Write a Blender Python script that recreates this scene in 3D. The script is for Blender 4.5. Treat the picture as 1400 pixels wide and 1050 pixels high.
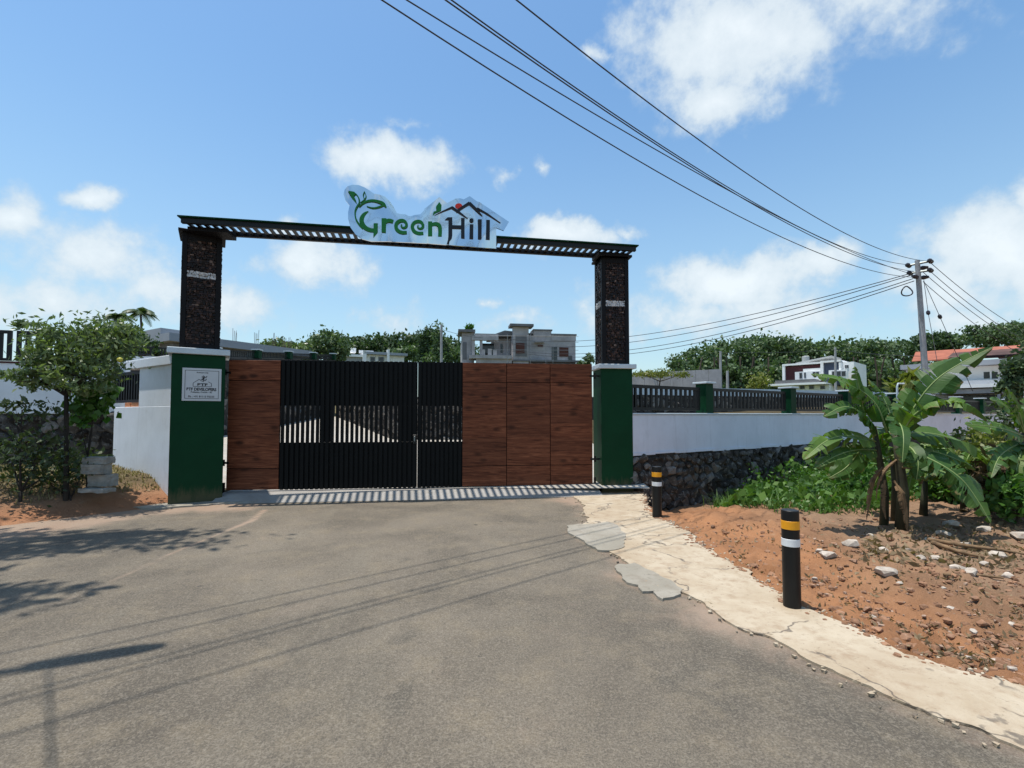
import bpy, bmesh, math, random
import numpy as np
from mathutils import Vector, Matrix, noise as mnoise

random.seed(7); rng = np.random.default_rng(7)
R = math.radians
for o in list(bpy.data.objects): bpy.data.objects.remove(o, do_unlink=True)
scn = bpy.context.scene
col = scn.collection

# ------------------------------------------------------------------ camera
EYE = 1.6; F = 660.0; PITCH = R(2.3); SHIFT = 15.5      # focal length and shift in pixels of a 1400 px wide frame
cd = bpy.data.cameras.new('camera'); cam = bpy.data.objects.new('camera', cd); col.objects.link(cam)
cam.location = (0, 0, EYE); cam.rotation_euler = (R(90) + PITCH, 0, 0)
cd.sensor_fit = 'HORIZONTAL'; cd.sensor_width = 36; cd.lens = F / 1400 * 36
cd.shift_y = SHIFT / 1400; cd.clip_start = .05; cd.clip_end = 3000
scn.camera = cam
scn.view_settings.view_transform = 'Standard'; scn.view_settings.look = 'None'
scn.view_settings.exposure = 0.27; scn.view_settings.gamma = 1
scn.view_settings.use_curve_mapping = False

def ray(px, py):
    xc = (px - 700) / F; yc = -(py - 525 - SHIFT) / F
    return Vector((xc, math.cos(PITCH) - yc * math.sin(PITCH), yc * math.cos(PITCH) + math.sin(PITCH)))
def at(px, py, Y):
    d = ray(px, py); s = Y / d.y
    return Vector((d.x * s, Y, EYE + d.z * s))
def grd(px, py, z=0.0):
    d = ray(px, py); s = (z - EYE) / d.z
    return Vector((d.x * s, d.y * s, z))

# ------------------------------------------------------------------ sun and sky
SUN_EL = R(79.5); SUN_DIR2 = Vector((-1, -.09)).normalized()
sdir = Vector((SUN_DIR2.x * math.cos(SUN_EL), SUN_DIR2.y * math.cos(SUN_EL), math.sin(SUN_EL)))
sl = bpy.data.lights.new('sun', 'SUN'); sl.energy = 4.6; sl.angle = R(.53); sl.color = (1, .95, .88)
so = bpy.data.objects.new('sun', sl); col.objects.link(so); so.location = (0, 0, 30)
so.rotation_euler = (-sdir).to_track_quat('-Z', 'Y').to_euler()

world = bpy.data.worlds.new('World'); scn.world = world; world.use_nodes = True
nt = world.node_tree; nt.nodes.clear()
def N(tree, typ, **kw):
    n = tree.nodes.new(typ)
    for k, v in kw.items():
        if k == 'inp':
            for i, val in v.items(): n.inputs[i].default_value = val
        else: setattr(n, k, v)
    return n
def L(tree, a, b): tree.links.new(a, b)
def mth(tree, op, a, b=None, c=None, clamp=False):
    n = tree.nodes.new('ShaderNodeMath'); n.operation = op; n.use_clamp = clamp
    for i, v in enumerate((a, b, c)):
        if v is None: continue
        if isinstance(v, (int, float)): n.inputs[i].default_value = v
        else: tree.links.new(v, n.inputs[i])
    return n.outputs[0]
sky = N(nt, 'ShaderNodeTexSky', sky_type='NISHITA', sun_disc=False)
sky.sun_elevation = SUN_EL; sky.sun_rotation = R(270); sky.altitude = 60
sky.air_density = 1.3; sky.dust_density = .9; sky.ozone_density = 2.6
tc = N(nt, 'ShaderNodeTexCoord')
sep = N(nt, 'ShaderNodeSeparateXYZ'); L(nt, tc.outputs['Generated'], sep.inputs[0])
dy = mth(nt, 'MAXIMUM', sep.outputs[1], 0.02)
U = mth(nt, 'DIVIDE', sep.outputs[0], dy); V = mth(nt, 'DIVIDE', sep.outputs[2], dy)
cmb0 = N(nt, 'ShaderNodeCombineXYZ'); L(nt, U, cmb0.inputs[0]); L(nt, V, cmb0.inputs[1])
wn_ = N(nt, 'ShaderNodeTexNoise', inp={'Scale': 4.2, 'Detail': 7, 'Roughness': .6}); L(nt, tc.outputs['Generated'], wn_.inputs['Vector'])
ws_ = N(nt, 'ShaderNodeVectorMath', operation='SUBTRACT'); L(nt, wn_.outputs['Color'], ws_.inputs[0]); ws_.inputs[1].default_value = (.5, .5, .5)
wm_ = N(nt, 'ShaderNodeVectorMath', operation='MULTIPLY'); L(nt, ws_.outputs[0], wm_.inputs[0]); wm_.inputs[1].default_value = (.30, .20, 0)
cmb = N(nt, 'ShaderNodeVectorMath', operation='ADD'); L(nt, cmb0.outputs[0], cmb.inputs[0]); L(nt, wm_.outputs[0], cmb.inputs[1])
nz = N(nt, 'ShaderNodeTexNoise', inp={'Scale': 5.5, 'Detail': 9, 'Roughness': .62})
L(nt, tc.outputs['Generated'], nz.inputs['Vector'])
nz2 = N(nt, 'ShaderNodeTexNoise', inp={'Scale': 2.1, 'Detail': 5, 'Roughness': .6})
L(nt, tc.outputs['Generated'], nz2.inputs['Vector'])
nz3 = N(nt, 'ShaderNodeTexNoise', inp={'Scale': 24.0, 'Detail': 6, 'Roughness': .6})
L(nt, tc.outputs['Generated'], nz3.inputs['Vector'])
fb = mth(nt, 'ADD', mth(nt, 'MULTIPLY', nz.outputs['Fac'], .64), mth(nt, 'MULTIPLY', nz3.outputs['Fac'], .36))
# cumulus of the hazy noon sky: (x, y, half width, half height, strength) as directions
clouds = [(1000, 40, 200, 130, 1.05), (1170, 5, 190, 85, .75), (1000, 130, 110, 60, .8),
          (535, 218, 112, 58, 1.15), (675, 235, 40, 18, .5), (575, 165, 30, 14, .5),
          (790, 312, 85, 34, 1.0), (860, 298, 30, 14, .5),
          (420, 350, 105, 62, .95), (370, 300, 45, 26, .8),
          (140, 262, 55, 22, .85), (30, 300, 70, 55, .8), (110, 350, 150, 80, .75), (60, 420, 230, 70, .62), (200, 400, 180, 60, .5), (1330, 440, 160, 50, .6), (1080, 430, 200, 45, .55),
          (1010, 375, 170, 52, 1.0), (1130, 365, 80, 36, .9), (960, 420, 190, 60, .65),
          (1370, 350, 130, 90, 1.0), (1300, 400, 120, 60, .75), (1410, 280, 50, 50, .8),
          (665, 415, 28, 17, .7), (545, 440, 70, 40, .55), (690, 445, 60, 24, .6), (300, 420, 120, 60, .5),
          (805, 70, 26, 18, .55), (730, 225, 26, 16, .5), (815, 420, 60, 40, .5)]
acc = None
for (x, y, rx, ry, st) in clouds:
    d = ray(x, y); cx, cy = d.x / d.y, d.z / d.y
    s = N(nt, 'ShaderNodeVectorMath', operation='SUBTRACT'); L(nt, cmb.outputs[0], s.inputs[0]); s.inputs[1].default_value = (cx, cy, 0)
    m = N(nt, 'ShaderNodeVectorMath', operation='MULTIPLY'); L(nt, s.outputs[0], m.inputs[0]); m.inputs[1].default_value = (F / rx, F / ry, 0)
    ln = N(nt, 'ShaderNodeVectorMath', operation='LENGTH'); L(nt, m.outputs[0], ln.inputs[0])
    v = mth(nt, 'MULTIPLY', mth(nt, 'SUBTRACT', 1.0, ln.outputs['Value']), st)
    acc = v if acc is None else mth(nt, 'MAXIMUM', acc, v)
front = mth(nt, 'GREATER_THAN', sep.outputs[1], .02)
acc = mth(nt, 'ADD', mth(nt, 'MULTIPLY', acc, front), mth(nt, 'MULTIPLY', mth(nt, 'SUBTRACT', 1.0, front), -.6))
acc = mth(nt, 'MAXIMUM', acc, -.6)
# the same broken cumulus goes on round the rest of the sky
rest = mth(nt, 'MULTIPLY', mth(nt, 'SUBTRACT', nz2.outputs['Fac'], .53), 3.0)
rest = mth(nt, 'SUBTRACT', rest, mth(nt, 'MULTIPLY', front, 1.2))
acc = mth(nt, 'MAXIMUM', acc, rest)
dens = mth(nt, 'ADD', acc, mth(nt, 'MULTIPLY', mth(nt, 'SUBTRACT', fb, .5), 2.3))
ms = N(nt, 'ShaderNodeMapRange', interpolation_type='SMOOTHSTEP'); L(nt, dens, ms.inputs['Value'])
ms.inputs['From Min'].default_value = .0; ms.inputs['From Max'].default_value = .62
upm = N(nt, 'ShaderNodeMapRange'); L(nt, sep.outputs[2], upm.inputs['Value'])
upm.inputs['From Min'].default_value = -.12; upm.inputs['From Max'].default_value = .12
cf = mth(nt, 'MULTIPLY', mth(nt, 'MULTIPLY', ms.outputs[0], upm.outputs[0]), .9, clamp=True)
# thin bright haze near the horizon
hz = N(nt, 'ShaderNodeMapRange', interpolation_type='SMOOTHSTEP'); L(nt, sep.outputs[2], hz.inputs['Value'])
hz.inputs['From Min'].default_value = .62; hz.inputs['From Max'].default_value = -.02
hz.inputs['To Min'].default_value = .0; hz.inputs['To Max'].default_value = .52
hsv = N(nt, 'ShaderNodeHueSaturation', inp={'Saturation': 1.12, 'Value': .98}); L(nt, sky.outputs[0], hsv.inputs['Color'])
tint = N(nt, 'ShaderNodeMix', data_type='RGBA', blend_type='MULTIPLY'); tint.inputs[0].default_value = 1
L(nt, hsv.outputs[0], tint.inputs[6]); tint.inputs[7].default_value = (.93, 1.03, 1.02, 1)
mixh = N(nt, 'ShaderNodeMix', data_type='RGBA'); L(nt, hz.outputs[0], mixh.inputs[0]); L(nt, tint.outputs[2], mixh.inputs[6])
mixh.inputs[7].default_value = (2.9, 4.0, 4.9, 1)
mixc = N(nt, 'ShaderNodeMix', data_type='RGBA'); L(nt, cf, mixc.inputs[0]); L(nt, mixh.outputs[2], mixc.inputs[6])
csh = N(nt, 'ShaderNodeMix', data_type='RGBA'); csh.inputs[6].default_value = (3.5, 4.15, 4.65, 1); csh.inputs[7].default_value = (5.3, 5.7, 5.9, 1)
shf = N(nt, 'ShaderNodeMapRange'); L(nt, dens, shf.inputs['Value']); shf.inputs['From Min'].default_value = .1; shf.inputs['From Max'].default_value = 1.0
L(nt, shf.outputs[0], csh.inputs[0]); L(nt, csh.outputs[2], mixc.inputs[7])
bg = N(nt, 'ShaderNodeBackground', inp={'Strength': .145}); L(nt, mixc.outputs[2], bg.inputs[0])
wo = N(nt, 'ShaderNodeOutputWorld'); L(nt, bg.outputs[0], wo.inputs[0])

# ------------------------------------------------------------------ materials
def new_mat(name):
    m = bpy.data.materials.new(name); m.use_nodes = True
    t = m.node_tree; t.nodes.clear()
    out = N(t, 'ShaderNodeOutputMaterial'); b = N(t, 'ShaderNodeBsdfPrincipled'); L(t, b.outputs[0], out.inputs[0])
    return m, t, b, out
def ramp(t, fac, stops):
    r = N(t, 'ShaderNodeValToRGB'); L(t, fac, r.inputs[0])
    el = r.color_ramp.elements
    while len(el) > 1: el.remove(el[-1])
    el[0].position = stops[0][0]; el[0].color = (*stops[0][1], 1)
    for p, c in stops[1:]:
        e = el.new(p); e.color = (*c, 1)
    return r.outputs[0]
def mixcol(t, fac, a, b, blend='MIX'):
    n = N(t, 'ShaderNodeMix', data_type='RGBA', blend_type=blend)
    for i, v in ((0, fac), (6, a), (7, b)):
        if isinstance(v, (int, float)): n.inputs[i].default_value = v
        elif isinstance(v, tuple): n.inputs[i].default_value = (*v, 1) if len(v) == 3 else v
        else: L(t, v, n.inputs[i])
    return n.outputs[2]
def noise(t, vec, scale, detail=6, rough=.6, dist=0):
    n = N(t, 'ShaderNodeTexNoise', inp={'Scale': scale, 'Detail': detail, 'Roughness': rough, 'Distortion': dist})
    if vec is not None: L(t, vec, n.inputs['Vector'])
    return n.outputs['Fac']
def bump(t, b, h, strength=.3, dist=.02):
    n = N(t, 'ShaderNodeBump', inp={'Strength': strength, 'Distance': dist}); L(t, h, n.inputs['Height']); L(t, n.outputs[0], b.inputs['Normal'])
def scaled(t, vec, s):
    n = N(t, 'ShaderNodeVectorMath', operation='MULTIPLY'); L(t, vec, n.inputs[0]); n.inputs[1].default_value = s
    return n.outputs[0]
def wpos(t): return N(t, 'ShaderNodeNewGeometry').outputs['Position']
def mrange(t, v, a, b, c=0., d=1., smooth=True):
    n = N(t, 'ShaderNodeMapRange'); n.interpolation_type = 'SMOOTHSTEP' if smooth else 'LINEAR'
    L(t, v, n.inputs[0]); n.inputs[1].default_value = a; n.inputs[2].default_value = b; n.inputs[3].default_value = c; n.inputs[4].default_value = d
    return n.outputs[0]
MATS = {}
def paint(name, c, rough=.6, var=.25, scale=3., bstr=.12, bscale=60., metal=0., spec=.4, dirt=None, dirt_amt=.4, streak=0., splash=0.):
    if name in MATS: return MATS[name]
    m, t, b, _ = new_mat(name); p = wpos(t)
    n1 = noise(t, p, scale, 8, .65)
    base = mixcol(t, mrange(t, n1, .3, .72), tuple(x * (1 - var) for x in c), tuple(min(1, x * (1 + var * .5)) for x in c))
    if dirt:
        n2 = noise(t, p, scale * 1.7 + .3, 9, .7, .4)
        base = mixcol(t, mrange(t, n2, .5, .78, 0, dirt_amt), base, dirt)
    if streak:
        ns = noise(t, scaled(t, p, (9, 9, .7)), 1.3, 6, .6)
        base = mixcol(t, mrange(t, ns, .52, .8, 0, streak), base, dirt or (.1, .09, .07))
    if splash:
        zz = N(t, 'ShaderNodeSeparateXYZ'); L(t, p, zz.inputs[0])
        sp_ = mth(t, 'SUBTRACT', mth(t, 'MULTIPLY', noise(t, scaled(t, p, (6, 6, 1.5)), 1.6, 7, .7), .62), zz.outputs[2])
        base = mixcol(t, mrange(t, sp_, -.02, .25, 0, splash), base, (.24, .15, .09))
    L(t, base, b.inputs['Base Color']); b.inputs['Roughness'].default_value = rough
    b.inputs['Metallic'].default_value = metal; b.inputs['Specular IOR Level'].default_value = spec
    bump(t, b, noise(t, p, bscale, 5, .6), bstr, .01)
    MATS[name] = m; return m
def leafmat(name, c, c2, trans=.3, rough=.45):
    m, t, b, out = new_mat(name)
    oi = N(t, 'ShaderNodeNewGeometry')
    n1 = noise(t, oi.outputs['Position'], 1.3, 4)
    fac = mth(t, 'ADD', mth(t, 'MULTIPLY', oi.outputs['Random Per Island'], .65), mth(t, 'MULTIPLY', n1, .5), clamp=True)
    cc = mixcol(t, fac, c, c2)
    L(t, cc, b.inputs['Base Color']); b.inputs['Roughness'].default_value = rough; b.inputs['Specular IOR Level'].default_value = .35
    tr = N(t, 'ShaderNodeBsdfTranslucent'); bright = mixcol(t, 1., cc, (1.2, 1.5, .5, 1), 'MULTIPLY'); L(t, bright, tr.inputs[0])
    ms_ = N(t, 'ShaderNodeMixShader'); ms_.inputs[0].default_value = trans
    L(t, b.outputs[0], ms_.inputs[1]); L(t, tr.outputs[0], ms_.inputs[2]); L(t, ms_.outputs[0], out.inputs[0])
    MATS[name] = m; return m

M_green = paint('green_paint', (.003, .040, .015), .55, .14, 2., .05, 40, spec=.12, dirt=(.012, .04, .022), dirt_amt=.25, splash=.30)
M_cap = paint('cap_white', (.55, .62, .66), .7, .1, 4., .08, 50)
M_white = paint('white_plaster', (.80, .84, .88), .8, .07, 1.6, .12, 45, dirt=(.42, .42, .40), dirt_amt=.22, streak=.16, splash=.45)
M_plasterR = paint('plaster_right', (.66, .68, .74), .8, .07, 1.2, .12, 45, dirt=(.36, .36, .38), dirt_amt=.25, streak=.3)
M_black = paint('black_metal', (.007, .0075, .008), .45, .25, 5., .04, 90, spec=.3, dirt=(.03, .027, .024), dirt_amt=.12)
M_blackgate = paint('gate_black', (.0035, .004, .0042), .55, .25, 3., .04, 90, spec=.16)
M_brownblk = paint('column_frame_dark', (.007, .006, .007), .6, .3, 6., .1, 60, spec=.2)
def cladmat():
    m, t, b, _ = new_mat('cladding_stone'); p = wpos(t); r_ = N(t, 'ShaderNodeNewGeometry').outputs['Random Per Island']
    c = ramp(t, r_, [(0., (.006, .004, .0035)), (.55, (.018, .009, .007)), (.85, (.045, .022, .016)), (.97, (.10, .055, .042)), (1., (.20, .14, .11))])  # random stone tones; the palest few put small highlights into the colour
    L(t, c, b.inputs['Base Color']); b.inputs['Roughness'].default_value = .5; b.inputs['Specular IOR Level'].default_value = .3; bump(t, b, noise(t, p, 90, 5), .5, .01); return m
M_clad = cladmat()
M_cladw = paint('cladding_white', (.62, .62, .62), .8, .4, 22., .5, 90)
M_steel = None
def stonemat():
    m, t, b, _ = new_mat('rubble_stone'); p = wpos(t)
    rnd = mth(t, 'FRACT', mth(t, 'ADD', N(t, 'ShaderNodeObjectInfo').outputs['Random'], N(t, 'ShaderNodeNewGeometry').outputs['Random Per Island']))
    c = ramp(t, rnd, [(0., (.028, .024, .021)), (.4, (.062, .054, .047)), (.75, (.115, .104, .093)), (1., (.22, .20, .18))])
    n2 = noise(t, p, 9, 8, .7, .5); c = mixcol(t, mrange(t, n2, .52, .66, 0, .75), c, (.27, .255, .23)); c = mixcol(t, mrange(t, n2, .48, .3, 0, .75), c, (.018, .016, .015))
    L(t, c, b.inputs['Base Color']); b.inputs['Roughness'].default_value = .95; b.inputs['Specular IOR Level'].default_value = .15
    bump(t, b, noise(t, p, 26, 6, .7), .9, .03); return m
M_stone = stonemat()
M_stoneL = paint('rubble_mortar', (.040, .034, .030), .95, .6, 6., .9, 25, dirt=(.10, .092, .085), dirt_amt=.6)
M_lat = paint('laterite_stone', (.28, .10, .06), .95, .4, 9., .8, 40)
M_block = paint('concrete_block', (.30, .285, .25), .95, .25, 7., .6, 55, dirt=(.14, .13, .11), dirt_amt=.5)
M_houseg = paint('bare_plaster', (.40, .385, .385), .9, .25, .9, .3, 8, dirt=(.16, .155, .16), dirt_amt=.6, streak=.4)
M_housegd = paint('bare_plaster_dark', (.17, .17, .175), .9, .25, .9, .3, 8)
M_housew = paint('house_white', (.84, .84, .82), .8, .08, .6, .1, 10)
M_housegy = paint('house_grey', (.32, .34, .37), .8, .1, .6, .1, 10)
M_maroon = paint('house_maroon', (.085, .020, .022), .7, .15, .6, .1, 10)
M_slate = paint('house_slate', (.055, .07, .11), .6, .15, .6, .1, 10)
M_glass_opening = paint('window_and_opening_dark', (.02, .022, .025), .15, .2, 2., .0, 10, spec=.6)  # dark panes; also the painted shade of open doorways and the porch
M_woodw = paint('window_wood', (.085, .024, .013), .6, .3, 5., .2, 20)
M_tile = paint('roof_tile', (.36, .115, .068), .8, .25, 1.5, .5, 5)
M_rust = paint('roof_rust', (.09, .045, .035), .8, .5, 1.5, .5, 5)
M_pole = paint('pole_concrete', (.36, .36, .36), .9, .2, 3., .3, 40, dirt=(.2, .19, .18), dirt_amt=.5)
M_metalg = paint('galvanised', (.22, .24, .23), .5, .2, 6., .1, 50, metal=.5)
M_porc = paint('insulator_dark', (.03, .026, .03), .3, .2, 6., .0, 50)
M_wire = paint('wire', (.035, .035, .04), .6, .2, 3., .0, 50)
M_bark = paint('bark', (.075, .055, .04), .95, .4, 12., .8, 60)
M_barkd = paint('bark_dark', (.035, .028, .022), .95, .4, 12., .8, 60)
M_bstem = paint('banana_stem', (.045, .045, .022), .7, .5, 6., .4, 30, dirt=(.04, .025, .015), dirt_amt=.75)
M_dead = paint('dead_leaf', (.20, .125, .065), .9, .5, 8., .4, 40)
M_yellow = paint('band_yellow', (.85, .36, .01), .45, .1, 5, .03, 50, dirt=(.3, .15, .03), dirt_amt=.3)
M_refl = paint('band_white', (.75, .76, .76), .4, .1, 5, .03, 50, dirt=(.35, .33, .3), dirt_amt=.3)
M_tank = paint('tank_grey', (.35, .36, .35), .6, .1, 2, .05, 20)
M_signgreen = paint('sign_green', (.006, .19, .028), .5, .1, 3, .0, 20)
M_signblack = paint('sign_black', (.006, .007, .012), .35, .1, 3, .0, 20)
M_signred = paint('sign_red', (.75, .035, .012), .4, .08, 3, .0, 20)
M_plate = paint('plaque_steel', (.52, .53, .55), .42, .06, 3, .0, 20, metal=.25)
M_ink = paint('plaque_ink', (.02, .02, .025), .6, .05, 3, .0, 20)
M_brick = paint('brick_orange', (.55, .22, .10), .9, .2, 9, .4, 40)
M_fruit = paint('fruit_yellow', (.45, .42, .06), .5, .2, 9, .1, 40)

L_tree = leafmat('leaf_mango', (.042, .080, .024), (.21, .26, .125), .28, .36)
L_shrub = leafmat('leaf_shrub', (.016, .030, .010), (.07, .10, .035), .2)
L_weed = leafmat('leaf_weed', (.028, .085, .012), (.10, .21, .04), .28)
L_far = leafmat('leaf_far', (.036, .070, .030), (.135, .195, .085), .22, .55)
L_far2 = leafmat('leaf_far_dark', (.024, .050, .022), (.080, .125, .052), .22, .55)
L_yel = leafmat('leaf_yellowish', (.09, .13, .02), (.24, .24, .06), .3)
L_palm = leafmat('leaf_palm', (.030, .055, .015), (.075, .11, .03), .2)
L_dry = leafmat('leaf_dry', (.11, .075, .04), (.30, .22, .13), .15, .8)
L_grass = leafmat('grass_green', (.05, .12, .02), (.13, .22, .06), .3)
L_drygrass = leafmat('grass_dry', (.16, .13, .06), (.30, .25, .13), .2, .8)
def bananamat():
    m, t, b, out = new_mat('leaf_banana')
    uv = N(t, 'ShaderNodeUVMap').outputs[0]
    vein = noise(t, scaled(t, uv, (1.5, 90, 1)), 1., 3, .5)
    p = wpos(t); n1 = noise(t, p, 2.2, 5)
    c = mixcol(t, mrange(t, n1, .3, .7), (.030, .092, .014), (.110, .20, .034))
    c = mixcol(t, mrange(t, vein, .4, .75, 0, .3), c, (.09, .17, .045))
    rnd = N(t, 'ShaderNodeObjectInfo').outputs['Random']
    c = mixcol(t, mrange(t, rnd, .55, 1., 0, .55), c, (.15, .19, .035)); c = mixcol(t, mrange(t, rnd, .4, 0., 0, .45), c, (.012, .042, .010))
    su = N(t, 'ShaderNodeSeparateXYZ'); L(t, uv, su.inputs[0])
    mar = mth(t, 'ADD', mrange(t, su.outputs[0], .78, 1.), mrange(t, su.outputs[1], .80, 1.05)); nb_ = noise(t, p, 16, 6, .7)
    c = mixcol(t, mth(t, 'MULTIPLY', mar, mrange(t, nb_, .48, .62), clamp=True), c, (.17, .12, .05))
    L(t, c, b.inputs['Base Color']); b.inputs['Roughness'].default_value = .5; b.inputs['Specular IOR Level'].default_value = .3
    bump(t, b, vein, .25, .01)
    tr = N(t, 'ShaderNodeBsdfTranslucent'); L(t, mixcol(t, 1., c, (1.5, 1.7, .4, 1), 'MULTIPLY'), tr.inputs[0])
    ms_ = N(t, 'ShaderNodeMixShader'); ms_.inputs[0].default_value = .3
    L(t, b.outputs[0], ms_.inputs[1]); L(t, tr.outputs[0], ms_.inputs[2]); L(t, ms_.outputs[0], out.inputs[0])
    return m
L_ban = bananamat()
M_rib = paint('banana_midrib', (.20, .27, .09), .5, .2, 6, .1, 30)

def woodmat():
    m, t, b, _ = new_mat('gate_wood'); tcn = N(t, 'ShaderNodeTexCoord'); p = tcn.outputs['Object']
    sp = N(t, 'ShaderNodeSeparateXYZ'); L(t, p, sp.inputs[0])
    pl = mth(t, 'FLOOR', mth(t, 'DIVIDE', sp.outputs[2], .285))
    wn = N(t, 'ShaderNodeTexWhiteNoise', noise_dimensions='1D'); L(t, mth(t, 'ADD', pl, mth(t, 'MULTIPLY', N(t, 'ShaderNodeObjectInfo').outputs['Random'], 91.)), wn.inputs['W'])
    orn = N(t, 'ShaderNodeObjectInfo').outputs['Random']; off = N(t, 'ShaderNodeCombineXYZ'); L(t, mth(t, 'ADD', mth(t, 'MULTIPLY', wn.outputs[0], 13.), mth(t, 'MULTIPLY', orn, 47.)), off.inputs[0]); L(t, mth(t, 'ADD', mth(t, 'MULTIPLY', pl, 3.3), mth(t, 'MULTIPLY', orn, 19.)), off.inputs[1])
    va = N(t, 'ShaderNodeVectorMath', operation='ADD'); L(t, p, va.inputs[0]); L(t, off.outputs[0], va.inputs[1])
    g = noise(t, scaled(t, va.outputs[0], (1.5, 1, 20)), 1.2, 8, .65, 1.2)
    g2 = noise(t, scaled(t, va.outputs[0], (3., 1, 90)), 1., 5, .6, .3)
    c = ramp(t, g, [(.28, (.040, .013, .007)), (.47, (.165, .050, .024)), (.70, (.33, .115, .055))])
    c = mixcol(t, mrange(t, g2, .4, .75, 0, .35), c, (.05, .016, .009))
    vo = N(t, 'ShaderNodeTexVoronoi', inp={'Scale': 1.0}); L(t, scaled(t, va.outputs[0], (2.3, .6, 4.6)), vo.inputs['Vector'])
    c = mixcol(t, mrange(t, vo.outputs['Distance'], .30, .06, 0, .7), c, (.016, .006, .004))
    c = mixcol(t, mth(t, 'MULTIPLY', wn.outputs[0], .42), c, (.055, .020, .012))
    L(t, c, b.inputs['Base Color']); b.inputs['Roughness'].default_value = .5; b.inputs['Specular IOR Level'].default_value = .12
    bump(t, b, g2, .08, .005); return m
M_wood = woodmat()
def steelmat():
    m, t, b, _ = new_mat('mirror_steel'); tcn = N(t, 'ShaderNodeTexCoord'); p = tcn.outputs['Object']
    b.inputs['Base Color'].default_value = (.66, .70, .72, 1); b.inputs['Metallic'].default_value = 1; b.inputs['Roughness'].default_value = .08
    h = noise(t, scaled(t, p, (1.9, 1.9, .7)), 1.1, 1, .3, .4)
    bump(t, b, h, .32, .5); return m
M_steel = steelmat()
def asphaltmat():
    m, t, b, _ = new_mat('asphalt'); p = wpos(t)
    at_ = N(t, 'ShaderNodeAttribute', attribute_name='dust')
    big = noise(t, p, .55, 7, .6, .5); mid = noise(t, p, 2.6, 7, .65); fine = noise(t, p, 60, 4, .75); fine2 = noise(t, p, 120, 3, .7)
    c = mixcol(t, mrange(t, big, .3, .7), (.105, .089, .068), (.200, .168, .126))
    c = mixcol(t, mrange(t, mid, .46, .70, 0, .62), c, (.225, .183, .125))
    c = mixcol(t, mrange(t, noise(t, p, 1.1, 8, .7, 1.), .55, .70, 0, .6), c, (.088, .079, .063))
    c = mixcol(t, mrange(t, noise(t, scaled(t, p, (1.6, .35, 1)), .9, 6, .6, .6), .5, .72, 0, .4), c, (.205, .180, .135))
    c = mixcol(t, mrange(t, noise(t, p, 11, 7, .75), .54, .72, 0, .45), c, (.27, .225, .155))
    c = mixcol(t, mrange(t, noise(t, p, 17, 6, .75), .46, .32, 0, .5), c, (.062, .055, .045))
    c = mixcol(t, mrange(t, fine, .46, .64, 0, .38), c, (.31, .27, .21))
    c = mixcol(t, mrange(t, fine2, .52, .40, 0, .40), c, (.040, .036, .031))
    c = mixcol(t, mrange(t, noise(t, p, 4.3, 4, .5, .2), .715, .75, 0, .75), c, (.055, .050, .045))
    # pale scuffs
    c = mixcol(t, mrange(t, noise(t, scaled(t, p, (1, 2.2, 1)), 3.3, 9, .75, 1.5), .63, .74, 0, .55), c, (.38, .32, .235))
    dn = mth(t, 'ADD', at_.outputs['Fac'], mth(t, 'MULTIPLY', mth(t, 'SUBTRACT', noise(t, p, 3.2, 8, .7, .6), .5), .9))
    dustc = mixcol(t, noise(t, p, 1.4, 4), (.33, .20, .13), (.37, .30, .23))
    c = mixcol(t, mrange(t, dn, .35, .95, 0, .72), c, dustc)
    L(t, c, b.inputs['Base Color']); b.inputs['Roughness'].default_value = .9; b.inputs['Specular IOR Level'].default_value = .25
    bump(t, b, mth(t, 'ADD', fine, mth(t, 'MULTIPLY', fine2, .6)), .7, .012); return m
M_asph = asphaltmat()
def concmat(name, c1, c2, crack=True, stain=(.40, .31, .21)):
    m, t, b, _ = new_mat(name); p = wpos(t)
    n1 = noise(t, p, 1.3, 8, .65, .5); n2 = noise(t, p, 7, 8, .7); f = noise(t, p, 70, 4, .7)
    c = mixcol(t, mrange(t, n1, .32, .68), c1, c2)
    c = mixcol(t, mrange(t, n2, .46, .72, 0, .7), c, stain); c = mixcol(t, mrange(t, noise(t, p, 19, 7, .75, .4), .58, .68, 0, .55), c, tuple(x * .45 for x in stain))
    c = mixcol(t, mrange(t, f, .55, .8, 0, .4), c, tuple(x * .55 for x in c1))
    h = f
    if crack:
        wv = N(t, 'ShaderNodeVectorMath', operation='ADD'); nn = N(t, 'ShaderNodeTexNoise', inp={'Scale': 2.2, 'Detail': 6}); L(t, p, nn.inputs['Vector'])
        L(t, p, wv.inputs[0]); L(t, scaled(t, nn.outputs['Color'], (.9, .9, .9)), wv.inputs[1])
        vo = N(t, 'ShaderNodeTexVoronoi', feature='DISTANCE_TO_EDGE', inp={'Scale': .95}); L(t, wv.outputs[0], vo.inputs['Vector'])
        ck = mrange(t, vo.outputs['Distance'], .002, .020, 1, 0)
        gate = mrange(t, noise(t, p, 1.7, 3), .38, .52)
        ck = mth(t, 'MULTIPLY', ck, gate)
        c = mixcol(t, mth(t, 'MULTIPLY', ck, .8), c, (.10, .085, .07))
        h = mth(t, 'SUBTRACT', mth(t, 'MULTIPLY', f, .35), mth(t, 'MULTIPLY', ck, .6))
    L(t, c, b.inputs['Base Color']); b.inputs['Roughness'].default_value = .92; b.inputs['Specular IOR Level'].default_value = .2
    bump(t, b, mth(t, 'ADD', h, mth(t, 'MULTIPLY', n2, .5)), .6, .02); return m
M_apron = concmat('apron_concrete', (.36, .285, .195), (.46, .39, .29), stain=(.27, .19, .12))
M_patch = concmat('patch_cement', (.27, .245, .195), (.35, .32, .265), False, (.22, .185, .14))
M_sill = concmat('sill_concrete', (.27, .255, .235), (.36, .34, .31), False, (.30, .27, .22))
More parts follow.
